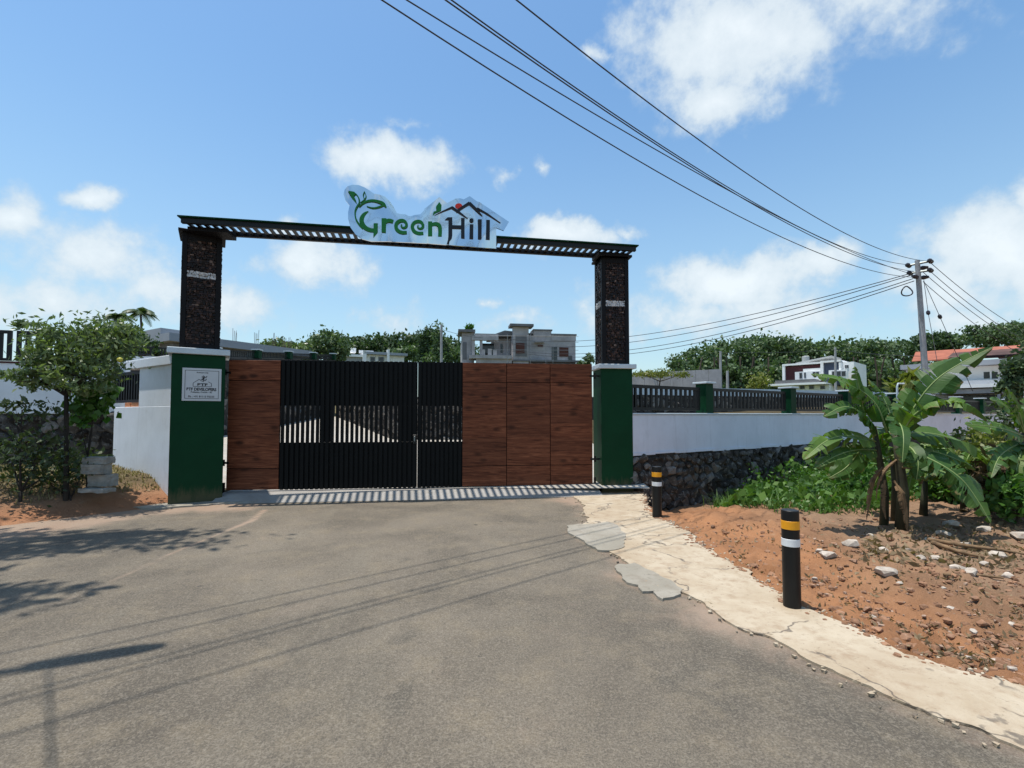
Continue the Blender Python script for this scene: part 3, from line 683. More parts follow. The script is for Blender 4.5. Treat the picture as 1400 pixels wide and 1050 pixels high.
# ------------------------------------------------------------------ pillars
def clad(parent, P0, u0, u1, z0, z1, off, band):
    A_, B_ = MB(), MB(); z = z0
    while z < z1:
        hg = random.uniform(.026, .046); u = u0 - random.uniform(0, .04)
        while u < u1:
            w = random.uniform(.030, .065); uc = min(u + w, u1)
            if uc <= u0 + .012 or uc - u < .012: u = max(uc, u + .012); continue
            u = max(u, u0)
            pr = off + random.uniform(.005, .030); tgt = B_ if band[0] < z < band[1] else A_
            mbb = MB(); P0.ubox(mbb, u + .003, uc - .002, z + .003, min(z + hg, z1) - .002, off - .02, pr)
            vs = [Vector(v) + Vector([random.uniform(-.007, .007) for _ in range(3)]) for v in mbb.v]
            tgt.add(vs, mbb.f); u = uc
        z += hg
    stuff(A_.build('stone_cladding', M_clad, parent)); stuff(B_.build('white_stone_band', M_cladw, parent))
def pillar(label, A, B, depth, ztop, cap_h, colw, cold, ctop, band, inset):
    P0 = Plane2(A, B); w = P0.len; t_ = thing('gate_pillar', label, 'pillar', (A[0], A[1], 0))
    mb = MB(); P0.ubox(mb, 0, w, -.5, ztop, -depth, 0); mb.build('base', M_green, t_, bevel=.008)
    mb = MB(); P0.ubox(mb, -.07, w + .07, ztop + .002, ztop + cap_h, -depth - .07, .07); mb.build('cap', M_cap, t_, bevel=.008)
    u0 = (w - colw) / 2; u1 = u0 + colw; f = -inset; zb = ztop + cap_h + .002
    mb = MB(); P0.ubox(mb, u0 + .03, u1 - .03, zb, ctop - .001, f - cold + .03, f - .04); mb.build('column_core', M_brownblk, t_)
    fr = MB(); e = .085
    for ua, ub in ((u0, u0 + e), (u1 - e, u1)):
        P0.ubox(fr, ua, ub, zb, ctop - .002, f - e, f); P0.ubox(fr, ua, ub, zb, ctop - .002, f - cold, f - cold + e)
    P0.ubox(fr, u0 + e, u1 - e, zb, zb + .09, f - .05, f - .004); P0.ubox(fr, u0 + e, u1 - e, ctop - .12, ctop - .002, f - .05, f - .004)
    fr.build('column_frame', M_brownblk, t_, bevel=.004)
    clad(t_, P0, u0 + e, u1 - e, zb + .09, ctop - .12, f - .03, band)
    for side in (0, 1):   # clad side faces
        a = P0.pt(u0 if side == 0 else u1, 0, f - cold + e if side == 0 else f - e).to_2d(); b_ = P0.pt(u0 if side == 0 else u1, 0, f - e if side == 0 else f - cold + e).to_2d()
        clad(t_, Plane2(a, b_), 0, cold - 2 * e, zb + .05, ctop - .08, -.022, band)
    mb = MB(); P0.ubox(mb, u0 - .06, u1 + .06, ctop, ctop + .05, f - cold - .03, f + .06); mb.build('capital', M_brownblk, t_, bevel=.006)
    return t_, P0
LPA, LPB = (-6.03, 8.52), (-5.33, 8.95)
pl, LP = pillar('dark green left gate pillar with a steel plaque, brown stone column above', LPA, LPB, .78, 2.69, .11, .62, .58, 4.92, (4.10, 4.21), .06)
RPA = (1.84, 9.93); RPB = (2.50, 10.005)
pr_, RP = pillar('dark green right gate pillar without a plaque, brown stone column above', RPA, RPB, .60, 2.55, .095, .585, .52, 4.90, (3.86, 3.96), .05)
# beam with cross slats
BA, BB = Vector((-5.80, 8.35)), Vector((2.56, 9.82)); BP = Plane2(BA, BB)
beam = thing('arch_beam', 'black slatted beam spanning the two gate columns', 'beam', (BA.x, BA.y, 4.97))
BD = .60
mb = MB(); BP.ubox(mb, -.02, BP.len, 4.972, 5.065, -.07, 0); mb.build('front_rail', M_black, beam, bevel=.004)
mb = MB(); BP.ubox(mb, -.02, BP.len, 4.972, 5.065, -BD, -BD + .07); mb.build('back_rail', M_black, beam, bevel=.004)
mb = MB(); BP.ubox(mb, -.06, BP.len + .04, 5.067, 5.09, -.10, .04); mb.build('top_flange', M_green, beam)
nb = int(BP.len / .135)
for i in range(nb + 1):
    u = .03 + (BP.len - .06) * i / nb; mb = MB()
    BP.ubox(mb, u - .030, u + .030, 5.015, 5.045, -BD + .071, -.071); mb.build('slat', M_black, beam)
for u in (.35, BP.len - .42):
    mb = MB(); BP.ubox(mb, u - .33, u + .33, 4.90, 4.97, -BD + .02, -.16); mb.build('bracket', M_brownblk, beam)

# ------------------------------------------------------------------ sign
SP = Plane2(BA + BP.n * .05, BB + BP.n * .05)
zz1 = lambda x, y: SP.hit(465 + x / 11.667, 245 + y / 11.667)
zz2 = lambda x, y: SP.hit(580 + x / 11.667, 260 + y / 11.667)
sign = thing('sign', 'mirror steel cut-out sign reading Green Hill on the beam', 'sign', SP.pt(*zz1(700, 980)))
def flat(name, uz, mat, d0, d1, parent):
    mb = MB(); mb.prism([SP.pt(u, z, d1) for u, z in uz], [SP.pt(u, z, d0) for u, z in uz]); return mb.build(name, mat, parent, fix=True)
def chaik(p, n=2):
    for _ in range(n):
        q_ = []
        for a, b in zip(p, p[1:] + p[:1]): q_ += [(a[0] * .75 + b[0] * .25, a[1] * .75 + b[1] * .25), (a[0] * .25 + b[0] * .75, a[1] * .25 + b[1] * .75)]
        p = q_
    return p
def open_chaik(p, n=2):
    for _ in range(n):
        q_ = [p[0]]
        for a, b in zip(p[:-1], p[1:]): q_ += [tuple(x * .75 + y * .25 for x, y in zip(a, b)), tuple(x * .25 + y * .75 for x, y in zip(a, b))]
        p = q_ + [p[-1]]
    return p
o1 = [(60, 250), (75, 180), (120, 125), (200, 100), (300, 105), (390, 140), (470, 190), (540, 240), (640, 260), (720, 290), (800, 370), (860, 460), (905, 550), (960, 565), (1040, 570), (1110, 605), (1190, 580), (1280, 570), (1345, 500)]
o2 = [(0, 310), (240, 120), (365, 215), (500, 145), (570, 140), (630, 155), (725, 105), (840, 190), (880, 200), (1350, 515), (1265, 655), (1145, 610), (1145, 940)]
o3 = [(1400, 1032), (750, 1000), (500, 1000), (350, 960), (250, 890), (170, 780), (130, 640), (130, 540), (155, 430), (90, 350)]
flat('plate', [zz1(*p) for p in o1] + [zz2(*p) for p in o2] + [zz1(*p) for p in o3], M_steel, 0., .03, sign)
def stroke(mb, pts, fn, d0=.031, d1=.055, sm=2):
    p = open_chaik(pts, sm); k = len(p); Lf, Rt = [], []
    for i in range(k):
        a, b = p[max(i - 1, 0)], p[min(i + 1, k - 1)]; dx, dy_ = b[0] - a[0], b[1] - a[1]; l = math.hypot(dx, dy_) or 1; w = p[i][2] / 2
        Lf.append(fn(p[i][0] - dy_ / l * w, p[i][1] + dx / l * w)); Rt.append(fn(p[i][0] + dy_ / l * w, p[i][1] - dx / l * w))
    for i in range(k - 1):
        lp = [Lf[i], Lf[i + 1], Rt[i + 1], Rt[i]]
        mb.prism([SP.pt(u, z, d1) for u, z in lp], [SP.pt(u, z, d0) for u, z in lp])
def poly(mb, pts, fn, d0=.031, d1=.056):
    lp = [fn(*p) for p in pts]; mb.prism([SP.pt(u, z, d1) for u, z in lp], [SP.pt(u, z, d0) for u, z in lp])
mb = MB()   # G with its vine
stroke(mb, [(310, 400, 22), (255, 480, 20), (240, 560, 20), (258, 660, 22), (310, 740, 30), (370, 800, 30)], zz1)
stroke(mb, [(455, 528, 6), (390, 565, 45), (345, 640, 66), (348, 710, 72), (395, 785, 70), (470, 825, 62), (550, 832, 56)], zz1, .0315, .0555)
poly(mb, [(540, 720), (605, 720), (605, 862), (535, 945)], zz1)
stroke(mb, [(305, 460, 10), (370, 395, 26), (450, 362, 34), (540, 357, 38), (640, 380, 44), (700, 410, 50), (740, 465, 14)], zz1, .032, .057)
stroke(mb, [(430, 448, 6), (500, 475, 18), (570, 477, 20), (650, 452, 26), (700, 430, 22)], zz1, .0325, .0575)
mb.build('letter', M_signgreen, sign, fix=True)
mb = MB(); stroke(mb, [(310, 405, 20), (310, 350, 18), (290, 290, 18), (240, 238, 20), (140, 208, 8)], zz1)
poly(mb, [(140, 205), (235, 222), (255, 250), (225, 285), (250, 340), (265, 405), (200, 325), (165, 255)], zz1, .032, .057); mb.build('leaf_emblem', M_signgreen, sign, fix=True)
mb = MB(); stroke(mb, [(330, 392, 10), (400, 340, 16), (425, 290, 14), (392, 215, 8)], zz1); stroke(mb, [(392, 215, 8), (370, 275, 14), (385, 320, 12)], zz1, .032, .057); mb.build('leaf_emblem', M_signgreen, sign, fix=True)
mb = MB(); poly(mb, [(665, 640), (742, 640), (732, 866), (665, 860)], zz1); stroke(mb, [(725, 700, 50), (775, 668, 58), (850, 690, 50)], zz1, .032, .057); mb.build('letter', M_signgreen, sign, fix=True)
for dx, dyy in ((0, 0), (262, 14)):
    mb = MB(); stroke(mb, [(1065 + dx, 862 + dyy, 46), (980 + dx, 868 + dyy, 50), (905 + dx, 825 + dyy, 56), (886 + dx, 745 + dyy, 54), (930 + dx, 685 + dyy, 54), (1000 + dx, 668 + dyy, 50), (1055 + dx, 705 + dyy, 44), (1060 + dx, 775 + dyy, 38), (1010 + dx, 795 + dyy, 30), (970 + dx, 770 + dyy, 22), (985 + dx, 735 + dyy, 14)], zz1); mb.build('letter', M_signgreen, sign, fix=True)
mb = MB(); poly(mb, [(60, 515), (128, 515), (128, 745), (60, 745)], zz2); stroke(mb, [(110, 570, 46), (180, 548, 56), (240, 570, 58), (256, 640, 58), (250, 748, 58)], zz2, .032, .057); mb.build('letter', M_signgreen, sign, fix=True)
mb = MB(); poly(mb, [(190, 275), (238, 208), (276, 255), (270, 340), (232, 362), (175, 385), (140, 420), (150, 360), (200, 348)], zz2); mb.build('leaf_emblem', M_signgreen, sign, fix=True)
mb = MB(); poly(mb, [(385, 490), (330, 490), (372, 450), (446, 450), (446, 740), (438, 785), (402, 830), (396, 875), (360, 868), (378, 800), (384, 740)], zz2); poly(mb, [(446, 575), (586, 578), (586, 632), (446, 628)], zz2); poly(mb, [(586, 460), (642, 462), (640, 778), (584, 772)], zz2, .0312, .0562); mb.build('letter', M_signblack, sign, fix=True)
mb = MB(); poly(mb, [(722, 560), (780, 562), (778, 788), (718, 783)], zz2); poly(mb, [(750 + 34 * math.cos(k * math.pi / 8), 498 + 34 * math.sin(k * math.pi / 8)) for k in range(16)], zz2); mb.build('letter', M_signblack, sign, fix=True)
for a, b in ((855, 480), (985, 490)):
    mb = MB(); poly(mb, [(a, b), (a + 58, b + 3), (a + 55, b + 314), (a - 4, b + 309)], zz2); mb.build('letter', M_signblack, sign, fix=True)
mb = MB()
stroke(mb, [(165, 418, 4), (300, 352, 18), (450, 288, 32)], zz2, .031, .055, 0); stroke(mb, [(440, 290, 40), (560, 375, 32), (690, 468, 4)], zz2, .0316, .0556, 0)
stroke(mb, [(505, 362, 38), (610, 290, 40), (722, 218, 44)], zz2, .0322, .0562, 0); stroke(mb, [(716, 220, 44), (830, 325, 34), (922, 428, 4)], zz2, .0328, .0568, 0)
stroke(mb, [(815, 335, 14), (845, 305, 26), (1000, 395, 22), (1212, 538, 4)], zz2, .0334, .0574, 0); mb.build('roof_emblem', M_signblack, sign, fix=True)
mb = MB(); poly(mb, [(548 + 58 * math.cos(k * math.pi / 10), 268 + 44 * math.sin(k * math.pi / 10)) for k in range(20)], zz2, .030, .0305 + .012); mb.build('sun_emblem', M_signred, sign, fix=True)
for px in (500, 560, 620, 665):
    mb = MB(); u, z = SP.hit(px, 325); SP.ubox(mb, u - .02, u + .02, 5.08, z + .35 if False else 5.35, -.06, -.003); mb.build('support_rod', M_metalg, sign)

# plaque on the left pillar
QP = Plane2(LP.pt(0, 0, .002).to_2d(), LP.pt(1, 0, .002).to_2d())
plq = thing('plaque', 'square steel plaque reading BTF Developers on the left pillar', 'sign', QP.P(275, 548))
ua, zt_ = QP.hit(249.5, 502.5); ub, zb_ = QP.hit(302, 548.5)
mb = MB(); QP.ubox(mb, ua, ub, zb_, zt_, 0, .012); mb.build('plate', M_plate, plq, bevel=.003)
mb = MB(); e = .04; g_ = .007
QP.ubox(mb, ua + e, ub - e, zt_ - e - g_, zt_ - e, .013, .0145); QP.ubox(mb, ua + e, ub - e, zb_ + e, zb_ + e + g_, .013, .0145)
QP.ubox(mb, ua + e, ua + e + g_, zb_ + e + g_, zt_ - e - g_, .013, .0145); QP.ubox(mb, ub - e - g_, ub - e, zb_ + e + g_, zt_ - e - g_, .013, .0145); mb.build('border', M_ink, plq)
def text(P0, txt, uc, zc, h, mat, parent, off=.0135, wmax=None, bold=0.):
    cu = bpy.data.curves.new('lettering', 'FONT'); cu.body = txt; cu.size = h / .72; cu.align_x = 'CENTER'; cu.align_y = 'CENTER'; cu.extrude = .0006; cu.offset = bold
    o = bpy.data.objects.new('tmp', cu); col.objects.link(o); dg = bpy.context.evaluated_depsgraph_get(); dg.update()
    me = bpy.data.meshes.new_from_object(o.evaluated_get(dg)); bpy.data.objects.remove(o)
    xs_ = [v.co.x for v in me.vertices]; w = max(xs_) - min(xs_); sx = (wmax / w) if wmax else 1
    for v in me.vertices:
        p = P0.pt(uc + v.co.x * sx, zc + v.co.y, off + v.co.z); v.co = p
    me.name = 'lettering'; me.materials.clear(); me.materials.append(mat)
    ob = bpy.data.objects.new('lettering', me); col.objects.link(ob); par(ob, parent); return ob
W_ = ub - ua; uc = (ua + ub) / 2 - .005; Hh = zt_ - zb_
text(QP, 'Promoted By', uc + .01, zt_ - .135 * Hh, .022, M_ink, plq, wmax=W_ * .30, bold=.001)
text(QP, 'BTF', uc + .01, zt_ - .505 * Hh, .045, M_ink, plq, wmax=W_ * .26, bold=.003)
text(QP, 'BTF DEVELOPERS', uc, zt_ - .650 * Hh, .052, M_ink, plq, wmax=W_ * .76, bold=.003)
text(QP, 'Pukkattu, Cochin - 82', uc, zt_ - .735 * Hh, .026, M_ink, plq, wmax=W_ * .54, bold=.001)
text(QP, 'Ph : +91 81113 93333', uc, zt_ - .870 * Hh, .034, M_ink, plq, wmax=W_ * .66, bold=.001)
mb = MB()
def qstroke(pts):
    for a, b in zip(pts[:-1], pts[1:]):
        dx, dz = b[0] - a[0], b[1] - a[1]; l = math.hypot(dx, dz); nx_, nz_ = -dz / l * .004, dx / l * .004
        lp = [(a[0] + nx_, a[1] + nz_), (b[0] + nx_, b[1] + nz_), (b[0] - nx_, b[1] - nz_), (a[0] - nx_, a[1] - nz_)]
        mb.prism([QP.pt(u, z, .0148) for u, z in lp], [QP.pt(u, z, .0132) for u, z in lp])
zc_ = zt_ - .56 * Hh
qstroke([(uc - .13, zc_), (uc + .15, zc_), (uc + .15, zc_ + .06), (uc + .10, zc_ + .09)]); qstroke([(uc - .13, zc_), (uc - .13, zc_ + .06), (uc - .04, zc_ + .13), (uc, zc_ + .10)])
for k in range(9):
    a = random.uniform(0, 6.28); r_ = random.uniform(.01, .06); x0, z0 = uc + .02 + r_ * math.cos(a), zc_ + .16 + r_ * math.sin(a)
    qstroke([(x0 - .02, z0 - .012), (x0 + .02, z0 + .01)]); qstroke([(x0, z0 - .02), (x0 + .012, z0 + .02)])
mb.build('emblem', M_ink, plq, fix=True)

# ------------------------------------------------------------------ gate leaves
def gu(px): return GP.hit(px, 580)[0]
ZB, ZT = .155, 2.66
zof = lambda px, py: GP.hit(px, py)[1]
def wood_panel(parent, ua, ub, za, zb):
    e = .006; mb = MB(); c_ = GP.pt((ua + ub) / 2, (za + zb) / 2, .012); w, h = (ub - ua) / 2 - e, (zb - za) / 2 - e
    mb.box((0, 0, 0), (2 * w, .03, 2 * h))
    o = mb.build('wood_panel', M_wood, None, bevel=.003); o.parent = parent; o.matrix_basis = parent.matrix_basis.inverted() @ (Matrix.Translation(c_) @ Matrix.Rotation(GP.rz, 4, 'Z')); return o
def black_infill(parent, ua, ub, zlo, zhi, solids):
    mb = MB(); GP.ubox(mb, ua, ub, ZB, zlo, -.012, -.006); mb.build('lower_sheet', M_blackgate, parent)
    mb = MB(); GP.ubox(mb, ua, ub, zhi, ZT, -.012, -.006); mb.build('upper_sheet', M_blackgate, parent)
    for a, b in solids:
        mb = MB(); GP.ubox(mb, a, b, zlo + .001, zhi - .001, -.012, -.006); mb.build('middle_sheet', M_blackgate, parent)
    nb = round((ub - ua) / .092)
    for i in range(nb):
        u = ua + (ub - ua) * (i + .5) / nb; mb = MB(); GP.ubox(mb, u - .029, u + .029, ZB - .006, ZT + .004, -.004, .028); mb.build('slat', M_blackgate, parent)
def leaf_frame(parent, ua, ub):
    mb = MB(); GP.ubox(mb, ua, ub, ZB + .005, ZB + .055, -.062, -.014); GP.ubox(mb, ua, ub, ZT - .055, ZT - .005, -.062, -.014)
    GP.ubox(mb, ua, ua + .05, ZB + .056, ZT - .056, -.062, -.014); GP.ubox(mb, ub - .05, ub, ZB + .056, ZT - .056, -.062, -.014); GP.ubox(mb, ua + .051, ub - .051, .95, 1.0, -.06, -.016); mb.build('frame', M_black, parent)
gl = thing('gate_leaf', 'left gate leaf, one column of wood panels beside a wide black slatted part', 'gate', GP.pt(0, .1))
gr = thing('gate_leaf', 'right gate leaf, three columns of wood panels beside a narrow black slatted part', 'gate', GP.pt(GP.len, .1))
u_a, u_b, u_c, u_d, u_e, u_f = (gu(x) for x in (311.5, 383, 570.2, 571.0, 632, 809.6))
zlo, zhi = zof(560, 604), zof(560, 555)
s1, s2 = zof(560, 638), zof(560, 522)
leaf_frame(gl, u_a, u_c); leaf_frame(gr, u_d, u_f)
for t_, a_, b_ in ((gl, u_a, u_b), (gr, u_e, u_f)):
    mb = MB(); GP.ubox(mb, a_ - .004, b_ + .004, ZB, ZT, -.0115, -.0055); mb.build('backing_sheet', M_blackgate, t_)
rows = [ZB, s1, s2, ZT]
for k in range(3): wood_panel(gl, u_a, u_b, rows[k], rows[k + 1])
for ci in range(3):
    xs_ = (u_e, gu(692.5), gu(752), u_f)
    for k in range(3): wood_panel(gr, xs_[ci], xs_[ci + 1], rows[k], rows[k + 1])
black_infill(gl, u_b + .004, u_c, zlo, zhi, [(gu(437), gu(452)), (gu(544), u_c)])
black_infill(gr, u_d, u_e - .004, zlo, zhi, [(u_d, gu(577))])
mb = MB(); GP.ubox(mb, u_c - .075, u_c - .005, 1.02, 1.20, .029, .06); lk = mb.build('lock_box', M_black, gl, bevel=.006)
mb = MB(); GP.ubox(mb, u_c - .055, u_c - .03, 1.07, 1.17, .061, .075); mb.build('lock_plate', M_metalg, lk, bevel=.003)
for t_, us in ((gl, (u_a - .05,)), (gr, (u_f + .05,))):
    for py in (512, 630):
        z = zof(560, py); mb = MB(); GP.ubox(mb, us[0] - .10, us[0] + .10, z - .02, z + .02, .03, .05); mb.tube([GP.pt(us[0], z - .06, .02), GP.pt(us[0], z + .06, .02)], .022); mb.build('hinge', M_black, t_)
    mb = MB(); GP.ubox(mb, us[0] - .02, us[0] + .02, .02, .30, -.02, .02); mb.build('pivot_pin', M_black, t_)

# ------------------------------------------------------------------ left walls
rw = thing('side_wall', 'white plastered wing wall stepping down to the left of the left pillar', 'wall', (-6.05, 8.66, 0))
W1 = Plane2((-8.55, 10.38), (-6.02, 8.72)); W2 = Plane2((-9.05, 11.1), (-8.56, 10.395))
zlow = 1.76; hb = .95
mb = MB(); W1.ubox(mb, 0, W1.len, -.1, zlow, -.2, 0); mb.build('plaster_panel', M_white, rw, bevel=.006)
mb = MB(); W2.ubox(mb, 0, W2.len - .02, .1, zlow, -.2, -.004); mb.build('plaster_panel', M_white, rw, bevel=.006)
up = W1.hit(190, 530)[0]
mb = MB(); W1.ubox(mb, W1.hit(176, 495)[0], W1.len - .01, 2.532, 2.70, -.24, .05); mb.build('lintel', M_white, rw, bevel=.006)
mb = MB(); W1.ubox(mb, up, W1.len, zlow + .001, 2.53, -.2, -.003); mb.build('pier', M_white, rw, bevel=.006)
mb = MB(); W1.ubox(mb, up - .1, up - .002, zlow + .001, 2.52, -.24, -.1); mb.build('pier_shade_strip', M_houseg, rw)  # recessed strip in greyer plaster, its shade put into the colour
fence_panel(rw, Plane2((-9.1, 10.95), (-7.2, 9.7)), .1, 1.9, zlow + .10, 2.52, 0., .13, .05)
mb = MB(); W1.ubox(mb, -.75, up - .1, zlow + .02, 2.6, -.55, -.5); mb.build('void_shade_sheet', M_black, rw)  # black sheet painting the shade of the void behind the fence
rubble(rw, W1, .0, 2.3, lambda u: .10, lambda u: .66 - .25 * u, -.03, (.2, .13), 40)
for k, (a, b) in enumerate(((167.5, 174.5), (176, 187))):
    ua_, _ = W1.hit(a, 555); ub_, _ = W1.hit(b, 555); mb = MB(); W1.ubox(mb, ua_, ub_, zlow + .003, zlow + .09, -.17, -.04)
    tag(mb.build('brick', M_brick, bevel=.004), ('small orange brick on the white wing wall, left of two' if k == 0 else 'larger orange brick on the white wing wall, beside the pier'), 'brick')
# left boundary wall behind the young tree
LW = Plane2((-15.0, 9.55), (-9.0, 11.2))
lw = thing('boundary_wall', 'shaded white wall on rubble with black fence, behind the small tree at left', 'wall', (-11, 10.4, 0))
mb = MB(); LW.ubox(mb, 0, LW.len, 1.62, 2.74, -.25, 0); mb.build('plaster_band', M_white, lw, bevel=.008)
mb = MB(); LW.ubox(mb, 0, LW.len, 2.742, 2.78, -.27, .02); mb.build('coping', M_maroon, lw)
mb = MB(); LW.ubox(mb, 0, LW.len, -.3, 1.619, -.4, -.03); mb.build('rubble_core', M_stoneL, lw)
rubble(lw, LW, .2, LW.len, lambda u: .35, lambda u: 1.6, .02, (.3, .2), 200)
for k in range(3): fence_panel(lw, LW, .1 + k * 2.0, 2.0 + k * 2.0, 2.80, 3.48, -.12, .19, .07)
# inner left wall along the lane with fence and green posts
IW = Plane2((-11.45, 31.), (-11.45, 12.6)); IW = Plane2((-11.45, 12.6), (-11.35, 31.))
iw = thing('boundary_wall', 'inner rubble wall with black fence and green posts along the lane behind the gate', 'wall', (-11.4, 20, 1))
def sbox(P0, mb, u0, u1, za0, zb0, za1, zb1_, d0, d1):
    return mb.hexa([P0.pt(u0, za0, d1), P0.pt(u1, zb0, d1), P0.pt(u1, zb0, d0), P0.pt(u0, za0, d0), P0.pt(u0, za1, d1), P0.pt(u1, zb1_, d1), P0.pt(u1, zb1_, d0), P0.pt(u0, za1, d0)])
zi = lambda u: 3.48 + .107 * u
for k in range(6):
    ya, yb = k * 3.05, (k + 1) * 3.05; a_, b_ = zi(ya), zi(yb)
    if k == 0:
        mb = MB(); sbox(IW, mb, ya, yb, a_ - .64, b_ - .64, a_ - .32, b_ - .32, -.3, 0); mb.build('plaster_band', M_white, iw)
    mb = MB(); sbox(IW, mb, ya, yb - .003, .1, .1, a_ - (.641 if k == 0 else .33), b_ - (.641 if k == 0 else .33), -.35, .03); mb.build('rubble_core', M_stoneL, iw)
    fp = MB(); sbox(IW, fp, ya + .1, yb - .1, a_ - .05, b_ - .05, a_, b_, -.17, -.13); sbox(IW, fp, ya + .1, yb - .1, a_ - .29, b_ - .29, a_ - .25, b_ - .25, -.17, -.13); pn = fp.build('fence_panel', M_black, iw)
    bb2 = MB()
    for i in range(1, 20):
        u = ya + .1 + (yb - ya - .2) * i / 20; IW.ubox(bb2, u - .02, u + .02, zi(u) - .27, zi(u) - .03, -.165, -.135)
    bb2.build('bars', M_black, pn)
    if k == 0: continue
    mb = MB(); IW.ubox(mb, yb - .14, yb + .14, b_ - .32, b_ + .05, -.29, .01); po = mb.build('post', M_green, iw)
    mb = MB(); IW.ubox(mb, yb - .18, yb + .18, b_ + .051, b_ + .10, -.33, .05); mb.build('post_cap', M_cap, po)
rubble(iw, IW, 1., 18., lambda u: .3 + .07 * u, lambda u: 2.4 + .09 * u, .05, (.55, .36), 260)
TW = Plane2((-4.3, 17.55), (3.0, 17.55)); TW2 = Plane2((-10.6, 29.2), (-4.32, 17.56))
tw = thing('retaining_wall', 'dark rubble retaining wall seen through the gate slots', 'wall', (-2, 17.6, .6))
mb = MB(); TW.ubox(mb, 0, TW.len, .2, 2.25, -.5, -.04); TW2.ubox(mb, 0, TW2.len, .2, 2.6, -.5, -.04); mb.build('rubble_core', M_stoneL, tw)
rubble(tw, TW, .05, 5.2, lambda u: .6, lambda u: 2.25, .03, (.36, .26), 140); rubble(tw, TW2, .2, TW2.len, lambda u: .6, lambda u: 2.6, .03, (.5, .34), 150)

# ------------------------------------------------------------------ bollards
def bollard(px, py, z, h, r, label):
    p = grd(px, py, z); t_ = thing('bollard', label, 'bollard', p, 'black bollards with yellow and white bands')
    mb = MB(); mb.lathe((p.x, p.y, p.z - .1), [(r * .98, 0), (r, .02), (r, h + .085), (r * .985, h + .097), (r * .93, h + .1)], 28); mb.build('post', M_black, t_, smooth=False)
    mb = MB(); mb.lathe((p.x, p.y, p.z), [(r + .0005, h * .805), (r + .0025, h * .807), (r + .0025, h * .89), (r + .0005, h * .892)], 28); mb.build('yellow_band', M_yellow, t_)
    mb = MB(); mb.lathe((p.x, p.y, p.z), [(r + .0005, h * .63), (r + .0025, h * .632), (r + .0025, h * .705), (r + .0005, h * .707)], 28); mb.build('white_band', M_refl, t_)
bollard(1083, 829, .02, .79, .067, 'nearer black bollard with yellow and white bands on the cream shoulder')
bollard(898.5, 709, .0, .80, .071, 'farther black bollard with yellow and white bands beside the right pillar')

# ------------------------------------------------------------------ electric pole and wires
pole = thing('electric_pole', 'tall leaning concrete electric pole with crossarms behind the right wall', 'pole', at(1268, 560, 19))
ptop = at(1254, 356, 19); pbot = at(1268.5, 560, 19)
mb = MB(); mb.tube([pbot + (pbot - ptop) * .12, pbot, ptop], [.125, .12, .085], 10); mb.build('shaft', M_pole, pole, smooth=False)
def ptp(f): return ptop.lerp(pbot, f)
armdir = (at(1271, 357, 18.6) - at(1243, 363, 19.4)).normalized()
for (xa, ya, xb, yb, yc) in ((1242, 363, 1272, 357, 0), (1244, 373.5, 1272, 369.5, 0)):
    a, b = at(xa, ya, 19.2), at(xb, yb, 18.7); mb = MB(); mb.tube([a, b], .045, 6); ca = mb.build('crossarm', M_metalg, pole)
    for q_ in (a, b):
        for s_ in (-1, 1):
            mb = MB(); dd = Vector((.80, .60, 0)) * s_ * .13; mb.tube([q_, q_ + dd * .5, q_ + dd, q_ + dd * 1.4], [.05, .085, .085, .04], 8); mb.build('insulator', M_porc, ca)
for f, s_ in ((.055, 1), (.12, 1), (.115, -1)):
    q_ = ptp(f); mb = MB(); dd = Vector((s_ * .32, -.1, .02)); mb.tube([q_, q_ + dd * .5, q_ + dd], [.05, .09, .05], 8); mb.build('insulator', M_porc, pole)
def wire(label, pts3, sag=None, r=.011, grp='overhead power lines', n=36, name='power_line'):
    mb = MB(); mb.tube(pts3, r, 5); o = mb.build(name, M_wire, smooth=True); return tag(o, label, 'wire', grp)
def parab(P1, Q, ext, zend):
    d = (Q - P1); P2 = P1 + d * ext; P2.z = zend; tq = 1 / ext
    # z(t) through P1, Q, P2
    a0 = P1.z; A_ = np.array([[tq, tq * tq], [1, 1]]); bb, cc = np.linalg.solve(A_, np.array([Q.z - a0, zend - a0]))
    return [Vector((P1.x + (P2.x - P1.x) * t_, P1.y + (P2.y - P1.y) * t_, a0 + bb * t_ + cc * t_ * t_)) for t_ in np.linspace(0, 1, 40)], P2
P2s = []
for lab, a, q_, Yq, ze in (('highest overhead wire from the pole top, rightmost at the picture top', (1268, 357, 18.8), (706, 0), 5.5, 7.2),
                          ('upper overhead wire of a close pair crossing the sky', (1243, 362, 19.2), (617, 0), 5.5, 7.2),
                          ('lower overhead wire of a close pair crossing the sky', (1250, 371, 19.), (609, 0), 5.3, 7.0),
                          ('overhead wire just left of the close pair at the picture top', (1244, 374, 19.2), (556, 0), 5.8, 7.2),
                          ('lowest overhead wire, leftmost at the picture top', (1248, 379, 19.), (522, 0), 5.3, 7.2)):
    pts, e_ = parab(at(*a), at(q_[0], q_[1], Yq), 1.30, ze); P2s.append(e_); wire(lab, pts, r=.0095)
for k, (a, b) in enumerate((((1244, 374, 19.), (700, 464, 44)), ((1246, 376, 19.), (700, 470, 44)), ((1248, 381, 19.), (700, 478, 44)), ((1250, 384, 19.), (700, 480, 44)))):
    A_, B_ = at(*a), at(*b); pts = [A_.lerp(B_, t_) - Vector((0, 0, (1.1 + .15 * k) * 4 * t_ * (1 - t_))) for t_ in np.linspace(0, 1, 30)]
    wire(('topmost', 'second', 'third', 'lowest')[k] + ' of four far wires running left from the pole towards the grey house', pts, r=.017)
